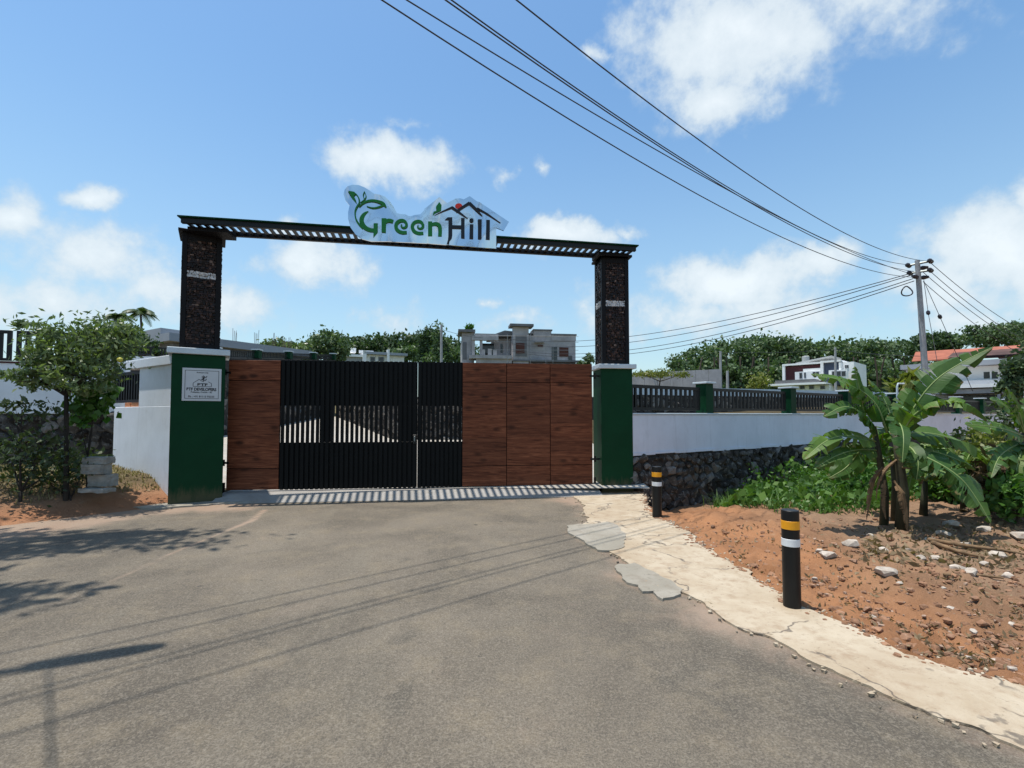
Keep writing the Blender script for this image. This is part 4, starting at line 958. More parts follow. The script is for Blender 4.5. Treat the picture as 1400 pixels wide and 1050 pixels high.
for k, (a, b) in enumerate((((1272, 359, 18.7), (1440, 470, 26)), ((1272, 371, 18.7), (1440, 482, 26)), ((1262, 372, 18.9), (1440, 490, 26)), ((1262, 385, 18.9), (1440, 505, 26)))):
    A_, B_ = at(*a), at(*b); pts = [A_.lerp(B_, t_) - Vector((0, 0, .4 * 4 * t_ * (1 - t_))) for t_ in np.linspace(0, 1, 20)]
    wire(('topmost', 'second', 'third', 'lowest')[k] + ' of four wires falling right from the pole', pts, r=.012)
for k, (a, m2, b) in enumerate((((1263, 383, 19), (1269, 427.5, 18.7), (1287, 525, 17.7)), ((1263, 384, 19), (1285, 433, 19.), (1330, 535, 19.2)))):
    t_ = thing('stay_wire', ('left' if k == 0 else 'right') + ' stay wire from the pole with an egg insulator', 'wire', at(*b)); A_, B_, m3 = at(*a), at(*b), at(*m2)
    mb = MB(); mb.tube([A_, m3, B_], .010, 5); mb.build('strand', M_wire, t_); mb = MB(); d = (B_ - A_).normalized(); mb.tube([m3 - d * .1, m3 - d * .05, m3 + d * .05, m3 + d * .1], [.02, .065, .065, .02], 8); mb.build('egg_insulator', M_porc, t_)
cc_ = at(1240, 398, 19); mb = MB(); mb.tube([cc_ + Vector((.21 * math.cos(a), .05 * math.sin(a * 2), .19 * math.sin(a))) for a in np.linspace(0, 2 * math.pi, 29)], .024, 6, cap=False)
tag(mb.build('cable_coil', M_porc), 'round black coil of spare cable hanging beside the pole', 'cable')
# roadside pole out of frame on the left: its lamp arm and wires cast the shadows on the road
P2m = sum(P2s, Vector()) / len(P2s)
sp2 = thing('street_light_pole', 'concrete roadside pole with a lamp arm at the far left edge of the road', 'pole', (-5.6, 2.3, 0))
mb = MB(); mb.tube([(-5.6, 2.3, -.3), (-5.6, 2.3, 7.7)], [.15, .11], 10); mb.build('shaft', M_pole, sp2)
mb = MB(); mb.tube([(-5.6, 2.3, 6.3), (-4.8, 2.72, 6.5), (-4.25, 3.0, 6.5)], .035, 8); arm = mb.build('lamp_arm', M_metalg, sp2)
mb = MB(); mb.tube([(-4.28, 3.0, 6.5), (-4.1, 3.08, 6.5), (-3.75, 3.24, 6.5), (-3.6, 3.3, 6.5)], [.05, .085, .085, .04], 8); mb.build('lamp_head', M_metalg, arm)
mb = MB(); mb.tube([(-6.1, 2.9, 7.2), (-5.1, 1.7, 7.2)], .05, 6); mb.tube([(-5.95, 2.7, 6.8), (-5.2, 1.85, 6.8)], .05, 6); mb.build('crossarm', M_metalg, sp2)

wire('thick service cable from the roadside pole crossing low over the road', [(-5.6, 2.3, 7.0), (-4.1, 3.0, 6.4), (-3.2, 2.1, 6.3), (-1.0, -.1, 6.2), (3., -4., 6.6)], r=.012, name='service_cable')

# ------------------------------------------------------------------ vegetation
def limb(mb, a, b, r0, r1, bend=.1, n=6):
    a, b = Vector(a), Vector(b); o = Vector([random.uniform(-1, 1) for _ in range(3)]) * bend * (b - a).length
    pts = [a.lerp(b, t_) + o * math.sin(math.pi * t_) * .6 for t_ in np.linspace(0, 1, n)]
    mb.tube(pts, [r0 + (r1 - r0) * t_ for t_ in np.linspace(0, 1, n)], 7)
def tree(name, label, base, ells, n, size, mat, cat='tree', group=None, trunk_r=.12, bark=M_bark, clump=.28, nclump=26, aspect=.45, fork=.45, inner=.45):
    if Vector(base).y > 12 and n > 250: n = int(n * 1.7); size = size * .72
    base = Vector(base); t_ = thing(name, label, cat, base, group); cs = [Vector(e[0]) for e in ells]; m_ = sum(cs, Vector()) / len(cs)
    fk = base.lerp(m_, fork); mb = MB(); limb(mb, base - Vector((0, 0, .3)), fk, trunk_r, trunk_r * .7, .05)
    for c_, r_ in ells:
        c_ = Vector(c_); limb(mb, fk, c_, trunk_r * .6, trunk_r * .2, .1)
        for _ in range(4):
            d = Vector([random.gauss(0, 1) for _ in range(3)]).normalized(); limb(mb, fk.lerp(c_, random.uniform(.5, 1)), c_ + Vector([d[i] * r_[i] * .85 for i in range(3)]), trunk_r * .25, trunk_r * .07, .12)
    mb.build('trunk', bark, t_, smooth=True); leafcloud('crown', crown_pts(ells, n, clump, nclump, inner), size, mat, t_, aspect=aspect); return t_
# young tree at left
b0 = at(91, 664, 8.0); b0.z = H(b0.x, b0.y)
E = lambda px, py, Y, rx, ry, rz: (at(px, py, Y), (rx, ry, rz))
tr = tree('young_tree', 'young leafy tree with a thin dark trunk in front of the left wall', b0,
     [E(105, 473, 8.0, .55, .5, .46), E(68, 481, 7.9, .42, .45, .40), E(143, 473, 8.0, .45, .42, .46), E(168, 463, 8.3, .26, .35, .30), E(52, 453, 8.1, .22, .25, .18), E(112, 516, 7.8, .52, .45, .26), E(50, 519, 7.8, .36, .35, .16), E(20, 511, 7.8, .26, .3, .10)],
     5200, .108, L_tree, trunk_r=.042, bark=M_barkd, clump=.27, nclump=22, aspect=.36, fork=.72)
fr = Vector(at(164, 492, 7.75)); mb = MB(); mb.lathe((fr.x, fr.y, fr.z - .04), [(.01, 0), (.035, .015), (.043, .04), (.035, .065), (.01, .08)], 10); mb.build('fruit', M_fruit, tr, smooth=True)
sb = at(25, 670, 7.6); sb.z = H(sb.x, sb.y)
tree('shrub', 'straggly shaded shrub at the foot of the left wall', sb, [E(30, 560, 7.7, .5, .4, .2), E(55, 610, 7.8, .42, .4, .28), E(15, 625, 7.9, .45, .4, .35), E(75, 645, 8.0, .4, .35, .3)], 1000, .11, L_shrub, 'shrub', trunk_r=.03, bark=M_barkd, clump=.34, fork=.2)
sb = at(118, 655, 8.3); sb.z = H(sb.x, sb.y)
tree('shrub', 'broad-leaved green bush between the thin trunk and the white wing wall', sb, [E(122, 548, 8.35, .30, .3, .28), E(138, 535, 8.4, .22, .25, .25), E(110, 570, 8.3, .2, .2, .16)], 320, .16, L_weed, 'shrub', trunk_r=.02, bark=M_barkd, clump=.26, aspect=.8, fork=.4)
sb = at(100, 662, 7.9); sb.z = H(sb.x, sb.y)
tree('shrub', 'low dark undergrowth bush beside the stacked blocks', sb, [E(85, 630, 8.6, .55, .4, .28), E(112, 640, 8.6, .35, .3, .3), E(60, 655, 8.3, .45, .3, .2)], 600, .11, L_shrub, 'shrub', trunk_r=.02, bark=M_barkd, clump=.4, fork=.2)
def scatter(n, fn):
    out = []
    while len(out) < n:
        p = fn()
        if p is not None: out.append(p)
    return np.array(out)
def blades(name, pts, h, mat, w=.006, lean=.5):
    n = len(pts); d = rng.normal(size=(n, 3)); d[:, 2] = 0; d /= np.linalg.norm(d, axis=1)[:, None]; s = np.cross(d, [0, 0, 1.]); hh = (h * rng.uniform(.4, 1.3, n))[:, None]
    tip = pts + d * hh * lean * rng.uniform(0, 1.4, n)[:, None] + np.array([0, 0, 1.]) * hh; mid = pts + d * hh * lean * .25 + np.array([0, 0, .55]) * hh
    v = np.stack([pts - s * w, pts + s * w, mid + s * w * .8, tip, mid - s * w * .8], 1).reshape(-1, 3); k = np.arange(n)[:, None] * 5
    qd = np.concatenate([k + np.array([[0, 1, 2, 4]]), ]); me = npmesh(name, v, qd, mat)
    tri = np.concatenate([k + np.array([[4, 2, 3, 3]])])
    # rebuild with triangles for the tips
    m2 = bpy.data.meshes.new(name); m2.from_pydata(v.tolist(), [], [tuple(r_) for r_ in qd.tolist()] + [(r_[0], r_[1], r_[2]) for r_ in tri.tolist()]); m2.materials.append(mat); me.data = m2; return me
def fl():
    x = random.uniform(-12, -6.3); y = random.uniform(6.3, 10.4); d_ = -(x + 6.05) * .777 + (y - 8.45) * .63
    if d_ < .75 + .35 * mnoise.noise(Vector((x * 2, y * 2, 0))): return None
    return (x, y, H(x, y) - .01)
stuff(blades('dry_grass', scatter(9000, fl), .085, L_drygrass, .007, .9), 'short dry brown grass on the left bank', 'grass')
stuff(leafcloud('leaf_litter', scatter(1600, fl) + np.array([0, 0, .03]), .07, L_dry, aspect=.5), 'dry leaf litter on the left bank', 'leaf litter')
# green weeds below the right wall and round the banana
def fw():
    x = random.uniform(3.2, 13.5); y = random.uniform(6.6, 16.5)
    dw = (x - WA.x) * WN.x + (y - WA.y) * WN.y
    if dw < .05: return None
    nn = mnoise.noise(Vector((x * .9, y * .9, 2)))
    lim = np.interp(x, [3.2, 3.8, 5.0, 6.5, 8, 11], [.5, 1.6, 3.1, 3.3, 4., 5.5]) + .5 * nn
    if dw > lim: return None
    px_ = x / y
    if px_ < .44 + .05 * nn: return None
    if mnoise.noise(Vector((x * 2.3, y * 2.3, 8))) < random.uniform(-.75, .15): return None
    ht = max(.04, (.75 * math.exp(-dw / .6) + .20) * np.interp(px_, [.44, .49, .56], [.05, .9, 1.0]) * (1. + .7 * mnoise.noise(Vector((x * 1.6, y * 1.6, 5)))))
    zz_ = H(x, y) + random.random() ** .7 * ht
    return (x, y, zz_) if zz_ < .42 else None
wp = scatter(17500, fw); stuff(leafcloud('weeds', wp, .085, L_weed, aspect=.62, droop=.1), 'mass of green creepers and weeds at the foot of the right wall', 'weeds')
big = wp[rng.random(len(wp)) < .11] + np.array([0, 0, .07]); big = big[big[:, 2] < .5]
stuff(leafcloud('creeper', big, .17, leafmat('leaf_creeper', (.018, .060, .012), (.14, .24, .05), .3), aspect=.75, droop=.2), 'broad creeper leaves over the weeds by the right wall', 'creeper')
gp_ = wp.copy()[:7000]; gp_[:, 2] = height(gp_[:, 0], gp_[:, 1]) - .02; gp_[:, :2] += rng.normal(size=(7000, 2)) * .15
stuff(blades('green_grass', gp_, .27, L_grass, .007, .8), 'green grass in front of the creepers by the right wall', 'grass')

def bell(px, py, Y, wpx, hpx, dep=None): r_ = wpx * Y / F; return (at(px, py, Y), (r_, dep or r_ * .8, hpx * Y / F))
# banana plants
def banana_leaf(parent, pts, width, dead=False, fold=.5, tear=.5):
    """leaf blade in torn strips either side of a midrib that follows the points"""
    P_ = [Vector(p) for p in pts]
    for _ in range(3):
        q_ = [P_[0]]
        for a, b in zip(P_[:-1], P_[1:]): q_ += [a.lerp(b, .25), a.lerp(b, .75)]
        P_ = q_ + [P_[-1]]
    n = 40; seg = [0.]
    for a, b in zip(P_[:-1], P_[1:]): seg.append(seg[-1] + (b - a).length)
    def ev(t_):
        s = t_ * seg[-1]; i = max(0, min(len(P_) - 2, int(np.searchsorted(seg, s)) - 1)); return P_[i].lerp(P_[i + 1], (s - seg[i]) / max(1e-6, seg[i + 1] - seg[i]))
    mid = [ev(k / n) for k in range(n + 1)]; st = 4
    rb = MB(); rb.tube(mid, [.013 * (1 - .85 * k / n) + .002 for k in range(n + 1)], 6)
    vs, fs, uv = [], [], []
    face = Vector((random.uniform(-.6, .6), random.uniform(-1.2, -.35), random.uniform(.5, 1.0))).normalized()
    ph = random.uniform(0, 6)
    for side in (-1, 1):
        cuts = sorted(random.sample(range(st + 3, n - 1), max(1, int(tear * random.uniform(8, 15))))); prev = None; ex = random.uniform(-.1, .3); depth = 0
        for k in range(st, n + 1):
            t_ = (k - st) / (n - st); T_ = (mid[min(k + 1, n)] - mid[k - 1]).normalized()
            w = width * .5 * (math.sin(math.pi * min(1, (t_ * .93 + .07)) ** .75) ** .6) * random.uniform(.96, 1.03)
            sd = T_.cross(face)
            if sd.length < .15: sd = T_.cross(Vector((1, 0, 0)))
            sd.normalize(); upv = sd.cross(T_).normalized()
            lag_ = random.uniform(.06, .24)
            def edge(ex_, lag):
                a_ = fold + .18 * math.sin(k * .55 + ph + side) + ex_
                p1 = mid[k] + (sd * side * math.cos(a_ * .35) + upv * math.sin(a_ * .35) * .8) * w * .5 + T_ * w * (.15 - lag * .35)
                p2 = p1 + (sd * side * math.cos(a_ * 1.1) - upv * math.sin(a_ * 1.1)) * w * .5 + T_ * w * (.12 - lag)
                return (mid[k], p1, p2)
            cur = edge(ex, lag_ if k in cuts else 0.)
            if prev is not None:
                A_, B_ = prev, cur; o = len(vs); vs += [A_[0], A_[1], A_[2], B_[0], B_[1], B_[2]]; tt = (k - st) / (n - st); t0_ = (k - 1 - st) / (n - st)
                uv += [(0, t0_), (.5, t0_), (1, t0_), (0, tt), (.5, tt), (1, tt)]
                fs += [(o, o + 1, o + 4, o + 3), (o + 1, o + 2, o + 5, o + 4)]
            if k in cuts: ex = random.uniform(-.35, 1.0); cur = edge(ex, -lag_)
            prev = cur
    me = bpy.data.meshes.new('leaf'); me.from_pydata([tuple(v) for v in vs], [], fs); ul = me.uv_layers.new(name='UVMap')
    for lp in me.loops: ul.data[lp.index].uv = uv[lp.vertex_index]
    me.materials.append(M_dead if dead else L_ban); o = bpy.data.objects.new('leaf', me); col.objects.link(o); par(o, parent)
    rb.build('midrib', M_dead if dead else M_rib, o, smooth=True); return o
zb1 = lambda x, y, Y: at(1080 + x / 3.387, 450 + y / 3.387, Y)
bb_ = at(1232, 722, 7.0); bb_.z = H(bb_.x, bb_.y) - .05
ban = thing('banana_plant', 'big banana plant with broad torn leaves at the edge of the soil', 'plant', bb_)
for pts, r0 in (((bb_, zb1(525, 760, 7.0), zb1(505, 600, 7.0), zb1(490, 480, 7.05)), .075), ((at(1208, 716, 7.25) - Vector((0, 0, .1)), zb1(440, 760, 7.2), zb1(415, 600, 7.2), zb1(390, 450, 7.2)), .055), ((at(1224, 712, 7.4) - Vector((0, 0, .1)), zb1(490, 720, 7.4), zb1(470, 560, 7.4)), .06)):
    mb = MB(); mb.tube(pts, [r0 * (1.15 - .6 * k / (len(pts) - 1)) for k in range(len(pts))], 10); mb.build('stem', M_bstem, ban, smooth=True)
LV = [([(500, 520, 7.), (550, 395, 7.), (660, 240, 6.9), (800, 150, 6.8), (940, 82, 6.7)], 105), ([(500, 520, 7.), (570, 385, 6.9), (720, 325, 6.6), (830, 350, 6.45), (915, 422, 6.4)], 95),
      ([(450, 480, 7.1), (400, 330, 7.1), (250, 235, 7.), (100, 212, 6.9)], 92), ([(390, 500, 7.2), (345, 400, 7.1), (325, 300, 7.05), (300, 172, 7.)], 75),
      ([(400, 500, 7.2), (350, 400, 7.), (260, 345, 6.8), (155, 405, 6.7)], 95), ([(480, 520, 7.1), (470, 400, 7.2), (420, 290, 7.3), (362, 232, 7.3)], 95),
      ([(400, 520, 7.2), (300, 490, 6.9), (180, 500, 6.7), (62, 605, 6.6)], 85), ([(400, 560, 7.2), (330, 555, 6.9), (230, 575, 6.7), (118, 642, 6.6)], 80),
      ([(500, 520, 7.), (560, 470, 7.1), (760, 500, 7.2), (880, 580, 7.2), (985, 680, 7.2)], 125), ([(500, 560, 7.), (600, 575, 6.7), (780, 670, 6.4), (870, 790, 6.3), (930, 900, 6.2)], 110),
      ([(500, 560, 7.), (620, 560, 7.), (730, 580, 6.9), (860, 650, 6.8)], 85), ([(500, 540, 7.), (560, 540, 6.8), (600, 610, 6.6), (585, 700, 6.6)], 80),
      ([(480, 500, 7.1), (430, 440, 7.5), (430, 520, 7.8), (410, 640, 7.9)], 95), ([(500, 500, 7.05), (570, 450, 7.5), (640, 480, 7.8), (690, 580, 7.9)], 100),
      ([(500, 500, 7.05), (500, 420, 6.8), (530, 480, 6.4), (520, 620, 6.3)], 70), ([(390, 520, 7.2), (320, 560, 7.4), (270, 640, 7.4), (180, 690, 7.4)], 75),
      ([(480, 480, 7.1), (500, 380, 7.5), (560, 330, 7.8), (650, 320, 8.)], 80)]
for k_, (pz, ht_, ax_) in enumerate(((bb_, 1.15, 0), (at(1208, 716, 7.25), .95, 1), (at(1224, 712, 7.4), 1.0, 2))):
    for q in range(1):
        a = random.uniform(0, 6.28); l = random.uniform(.75, 1.15); b_ = Vector((pz.x, pz.y, pz.z + ht_ * random.uniform(.75, 1.1))); d = Vector((math.cos(a), math.sin(a), 0)); e_ = random.uniform(.1, .7)
        banana_leaf(ban, [b_, b_ + d * l * .3 + Vector((0, 0, l * e_ * .6)), b_ + d * l * .7 + Vector((0, 0, l * e_ * .55)), b_ + d * l * .95 + Vector((0, 0, l * (e_ * .2 - .25)))], random.uniform(.24, .36), tear=.9)
for pts, w in LV: banana_leaf(ban, [zb1(*p) for p in pts], w / 3.387 * 7 / F * 1.75, tear=.8)
for pts, w in (([(430, 640, 7.1), (385, 690, 7.), (370, 780, 7.), (355, 880, 7.)], 55), ([(500, 600, 7.), (440, 650, 6.9), (405, 720, 6.9), (400, 790, 6.9)], 30), ([(520, 640, 6.95), (590, 650, 6.8), (620, 700, 6.8), (600, 720, 6.8)], 40), ([(480, 700, 6.95), (520, 760, 6.85), (535, 850, 6.85), (545, 940, 6.85)], 70), ([(440, 700, 7.05), (430, 790, 6.95), (445, 880, 6.95)], 60)):
    banana_leaf(ban, [zb1(*p) for p in pts], w / 3.387 * 7 / F * .62, dead=True, tear=1.)
b2 = at(1392, 690, 7.4); b2.z = H(b2.x, b2.y) - .05
ban2 = thing('banana_plant', 'second banana plant at the right edge of the picture', 'plant', b2)
mb = MB(); mb.tube([b2, zb1(1060, 640, 7.4), zb1(1090, 470, 7.5)], [.11, .09, .05], 10); mb.build('stem', M_bstem, ban2, smooth=True)
for pts, w in (([(1085, 480, 7.5), (1060, 380, 7.4), (1030, 320, 7.2), (1000, 270, 7.1)], 70), ([(1085, 490, 7.5), (1040, 380, 7.3), (960, 330, 7.1), (930, 328, 7.)], 60), ([(1085, 500, 7.5), (1130, 380, 7.6), (1180, 300, 7.7)], 90), ([(1085, 520, 7.5), (1000, 560, 7.2), (960, 600, 7.), (930, 690, 6.9)], 80), ([(1085, 500, 7.5), (1020, 470, 7.2), (930, 450, 7.1), (810, 440, 7.)], 70),
               ([(1085, 540, 7.5), (1150, 560, 7.2), (1180, 660, 7.)], 90), ([(1085, 540, 7.5), (1060, 590, 7.1), (1040, 690, 7.), (1030, 760, 7.)], 70)):
    banana_leaf(ban2, [zb1(*p) for p in pts], w / 3.387 * 7.3 / F * 1.6, tear=.8)
s_ = at(1345, 690, 8.2); s_.z = H(s_.x, s_.y)
tree('shrub', 'yellowish green bush between the two banana plants', s_, [E(1350, 602, 8.3, .30, .3, .24), E(1335, 625, 8.3, .3, .3, .2), E(1375, 640, 8.2, .3, .3, .3)], 900, .10, L_yel, 'shrub', trunk_r=.03, clump=.35, fork=.3)
s_ = at(1385, 700, 8.5); s_.z = H(s_.x, s_.y)
tree('shrub', 'dense dark green bush at the right edge against the wall', s_, [E(1390, 580, 9.5, .5, .4, .5), E(1400, 640, 8.8, .5, .4, .4), E(1340, 610, 9.6, .6, .4, .35), E(1300, 630, 9.6, .5, .4, .35)], 2300, .11, L_shrub, 'shrub', trunk_r=.04, clump=.35, fork=.3)
for lb, px, py, Yd, mt, n_, sz in (('leafy green bush right behind the big banana plant', 1288, 640, 8.9, L_weed, 900, .13), ('tall dark bush left of the second banana plant', 1322, 625, 8.7, L_shrub, 1100, .12), ('low green bush under the second banana plant', 1392, 665, 7.0, L_weed, 700, .12), ('pale green bush leaning on the wall behind the big banana plant', 1180, 655, 9.6, L_weed, 700, .12)):
    s_ = at(px, py + 50, Yd); s_.z = H(s_.x, s_.y); tree('shrub', lb, s_, [bell(px, py, Yd, 24, 22), bell(px + 14, py + 22, Yd - .2, 20, 20), bell(px - 16, py + 24, Yd, 18, 18)], n_, sz, mt, 'shrub', trunk_r=.03, clump=.38, aspect=.55, fork=.2)
for k, (px, Yd, ht_, lb) in enumerate(((1318, 8.0, 1.15, 'small young banana plant between the big one and the right edge'), (1262, 7.9, .95, 'short banana sucker just right of the big plant'))):
    pz = at(px, 700, Yd); pz.z = H(pz.x, pz.y) - .03; bt = thing('banana_plant', lb, 'plant', pz); mb = MB(); tp = pz + Vector((.05, 0, ht_ * .6)); mb.tube([pz, tp], [.06, .035], 8); mb.build('stem', M_bstem, bt, smooth=True)
    for q in range(7):
        a = q * .9 + random.uniform(-.3, .3); l = random.uniform(.6, 1.0); d = Vector((math.cos(a), math.sin(a), 0)); e_ = random.uniform(.2, 1.0)
        banana_leaf(bt, [tp, tp + d * l * .3 + Vector((0, 0, l * e_ * .6)), tp + d * l * .7 + Vector((0, 0, l * e_ * .5)), tp + d * l * .95 + Vector((0, 0, l * (e_ * .2 - .3)))], random.uniform(.22, .34), tear=.9)
# heap of dry leaves
def fh():
    p = at(random.gauss(1362, 17), random.gauss(664, 17), 7.5 + random.uniform(-.3, .3)); return tuple(p)
hp = scatter(900, fh); stuff(leafcloud('dry_leaf_heap', hp, .17, leafmat('leaf_heap', (.03, .022, .014), (.15, .10, .055), .1, .85), aspect=.3, droop=.6), 'heap of dry brown leaves hanging beside the second banana plant', 'leaves')

# ------------------------------------------------------------------ loose stones, sticks on the soil
M_peb = paint('pebble_pale', (.46, .40, .33), .95, .4, 9, .6, 50, dirt=(.28, .15, .09), dirt_amt=.6)
PEB = [rock_mesh('soil_stone', 40 + i, M_peb, 2) for i in range(6)]
def rock(px, py, w, label=None, grp='pale stones lying on the red soil', flat_=.6):
    p = grd(px, py, 0); p.z = H(p.x, p.y); p2 = grd(px, py, p.z); p2.z = H(p2.x, p2.y)
    o = bpy.data.objects.new('soil_stone', random.choice(PEB)); col.objects.link(o); s = w * p2.y / F
    o.location = p2 + Vector((0, 0, s * .18)); o.scale = (s * 1.2, s * random.uniform(.8, 1.2), s * flat_); o.rotation_euler = (random.uniform(-.3, .3), random.uniform(-.3, .3), random.uniform(0, 6.28))
    tag(o, label or 'small pale stone lying on the red soil at right', 'stone', grp); return o
for px, py, w, lb in ((1311, 776, 18, 'pale cream stone, left of a close pair on the soil'), (1327, 785, 20, 'flat pale stone, right of a close pair on the soil'), (1395, 742, 26, 'large pale stone at the right edge of the soil'), (1211, 786, 24, 'rounded tan stone half sunk in the soil'), (1133, 764, 20, 'tan stone behind the nearer bollard'), (1162, 748, 22, 'flat whitish stone in front of the weeds'), (1279, 764, 13, None), (1363, 757, 18, None), (1300, 720, 16, None), (1190, 734, 10, None), (1114, 792, 8, None), (1195, 845, 9, None), (1384, 862, 9, None), (1331, 865, 10, None), (1361, 901, 12, None), (1384, 915, 13, None), (1120, 755, 11, None), (1290, 808, 7, None), (1195, 860, 6, None), (1210, 755, 13, None), (1258, 766, 12, None), (1240, 752, 10, None), (1345, 775, 10, None), (1376, 790, 14, None), (1325, 900, 7, None), (1230, 800, 8, None), (1300, 838, 8, None), (1270, 740, 14, None), (1320, 745, 12, None), (1345, 730, 14, None), (1290, 735, 16, None)): rock(px, py, w, lb)
rng2 = random.Random(5); mbp = MB()
for k in range(1500):
    px, py = rng2.uniform(940, 1720), rng2.uniform(712, 960); p = grd(px, py, 0)
    if p.x < np.interp(p.y, [q_.y for q_ in aout][::-1], [q_.x for q_ in aout][::-1]) + .06 or p.y < 2.5: continue
    p.z = H(p.x, p.y); s = rng2.uniform(.004, .017) * rng2.uniform(.6, 1.3); me = PEB[k % 6] if False else None
    a = rng2.uniform(0, 6.28); mbp.box((p.x, p.y, p.z + s * .3), (s * 1.6, s * 1.2, s), a, s * .3)
stuff(mbp.build('gravel', paint('gravel_tan', (.36, .25, .18), .95, .5, 14, .5, 60)), 'scattered gravel and crumbs on the red soil', 'gravel')
mbp = MB()
for k in range(1200):
    px, py = rng2.uniform(880, 1420), 0; i = rng2.randrange(len(aout) - 1); q_ = aout[i].lerp(aout[i + 1], rng2.random()) if rng2.random() < .5 else ain[rng2.randrange(len(ain))].copy()
    q_ = q_ + Vector((rng2.gauss(0, .07), rng2.gauss(0, .07))); s = rng2.uniform(.004, .018)
    if q_.y < 2: continue
    zq = max(.012, H(q_.x, q_.y)) if True else 0; mbp.box((q_.x, q_.y, zq + s * .3), (s * 1.6, s * 1.2, s), rng2.uniform(0, 6), s * .3)
stuff(mbp.build('crumbled_concrete', M_apron), 'crumbs of broken concrete along the edges of the cream shoulder', 'rubble')
M_clod = paint('soil_clod', (.28, .15, .085), 1., .5, 8, .8, 40, dirt=(.38, .26, .19), dirt_amt=.6)
mbp = MB()
for k in range(5200):
    px, py = rng2.uniform(930, 1720), rng2.uniform(708, 985); p = grd(px, py, 0)
    if p.x < apron_span(p.y)[1] + .05 or p.y < 2.2: continue
    p.z = H(p.x, p.y); s = .012 + .05 * rng2.random() ** 4; me = ROCK[k % 10]; Mx = Matrix.Translation(p + Vector((0, 0, s * .1))) @ Matrix.Rotation(rng2.uniform(0, 6.28), 4, 'Z') @ Matrix.Rotation(rng2.uniform(-.6, .6), 4, 'X') @ Matrix.Diagonal((s * 1.5, s * 1.2, s * .9, 1))
    mbp.add([Mx @ v.co for v in me.vertices], [tuple(p_.vertices) for p_ in me.polygons])
for k in range(1700):
    q_ = aout[rng2.randrange(len(aout) - 1)]
    if q_.y < 1.9: continue
    p = Vector((q_.x + rng2.gauss(.02, .055), q_.y + rng2.gauss(0, .055), 0)); p.z = .022 if p.x < apron_span(p.y)[1] else H(p.x, p.y); s = .008 + .038 * rng2.random() ** 3; me = ROCK[k % 10]
    Mx = Matrix.Translation(p) @ Matrix.Rotation(rng2.uniform(0, 6.28), 4, 'Z') @ Matrix.Diagonal((s * 1.7, s * 1.3, s * .8, 1)); mbp.add([Mx @ v.co for v in me.vertices], [tuple(p_.vertices) for p_ in me.polygons])
stuff(mbp.build('soil_clods', M_clod), 'rough clods of red earth on the bare soil at right', 'soil')
def stick(pts, r, label, dead=True):
    q_ = []
    for px, py, dz in pts: p = grd(px, py, 0); p.z = H(p.x, p.y) + dz; q_.append(p)
    mb = MB(); mb.tube(q_, [r * (1 - .5 * i / (len(q_) - 1)) for i in range(len(q_))], 6); tag(mb.build('fallen_stalk', M_dead, smooth=True), label, 'stalk', 'dry banana stalks on the soil')
stick([(1268, 735, .04), (1320, 745, .05), (1375, 748, .04), (1405, 752, .02)], .03, 'dry brown stalk lying on the soil, highest of three')
stick([(1275, 742, .04), (1310, 752, .04), (1345, 757, .02)], .03, 'short dark dry stalk on the soil, between two longer ones')
stick([(1292, 789, .03), (1340, 781, .02), (1372, 786, .02)], .02, 'thin pale stalk on the soil beside the pair of pale stones')
def flt():
    p = grd(random.uniform(1180, 1400), random.uniform(716, 770), 0); return (p.x, p.y, H(p.x, p.y) + .02)
stuff(leafcloud('dry_leaf_scatter', scatter(420, flt), .11, L_dry, aspect=.4), 'dry leaf scraps scattered on the soil under the banana plants', 'leaf litter')

def fl2():
    p = grd(random.uniform(940, 1410), random.uniform(720, 930), 0)
    return (p.x, p.y, H(p.x, p.y) + .012) if p.x > apron_span(p.y)[1] + .1 and mnoise.noise(Vector((p.x * 1.5, p.y * 1.5, 3))) > random.uniform(-.5, .5) else None
stuff(leafcloud('fine_litter', scatter(1300, fl2), .05, L_dry, aspect=.4), 'fine dry litter strewn over the red soil', 'leaf litter')
# stack of concrete blocks by the wing wall
blk = [(112, 141, 625, 634.5, .0, 'rough grey block, topmost of the stack by the wing wall'), (113, 139, 634.5, 648.5, .03, 'rough grey block, second from the top of the stack'), (116, 142, 649, 666, -.04, 'rough grey block, third from the top of the stack')]
BKP = Plane2((-8.3, 8.28), (-6.9, 8.02))
def rough_block(x0, x1, y0, y1, d0, d1, lb, tilt=0.):
    u0, zt = BKP.hit(x0, y0); u1, zb_ = BKP.hit(x1, y1); mb = MB(); nU = 6
    P0 = [BKP.pt(u0, zb_, d1), BKP.pt(u1, zb_, d1), BKP.pt(u1, zb_, d0), BKP.pt(u0, zb_, d0)]; upv = Vector((0, 0, zt - zb_ - .004))
    mb.hexa(P0 + [p + upv for p in P0]); o = mb.build('concrete_block', M_block)
    bm = bmesh.new(); bm.from_mesh(o.data); bmesh.ops.subdivide_edges(bm, edges=bm.edges, cuts=4, use_grid_fill=True)
    for v in bm.verts: v.co += Vector([random.uniform(-1, 1) for _ in range(3)]) * .007
    bm.to_mesh(o.data); bm.free(); tag(o, lb, 'block'); return o
for (a, b, c_, d_, sh, lb) in blk: rough_block(a, b, c_, d_, -.20 + sh, .0 + sh, lb)
rough_block(107, 113, 627, 666, -.42, -.22, 'upright grey block behind the stack of blocks')
o = rough_block(117, 150, 666.5, 673, -.10, .12, 'flat pale slab, lowest under the stack of blocks')

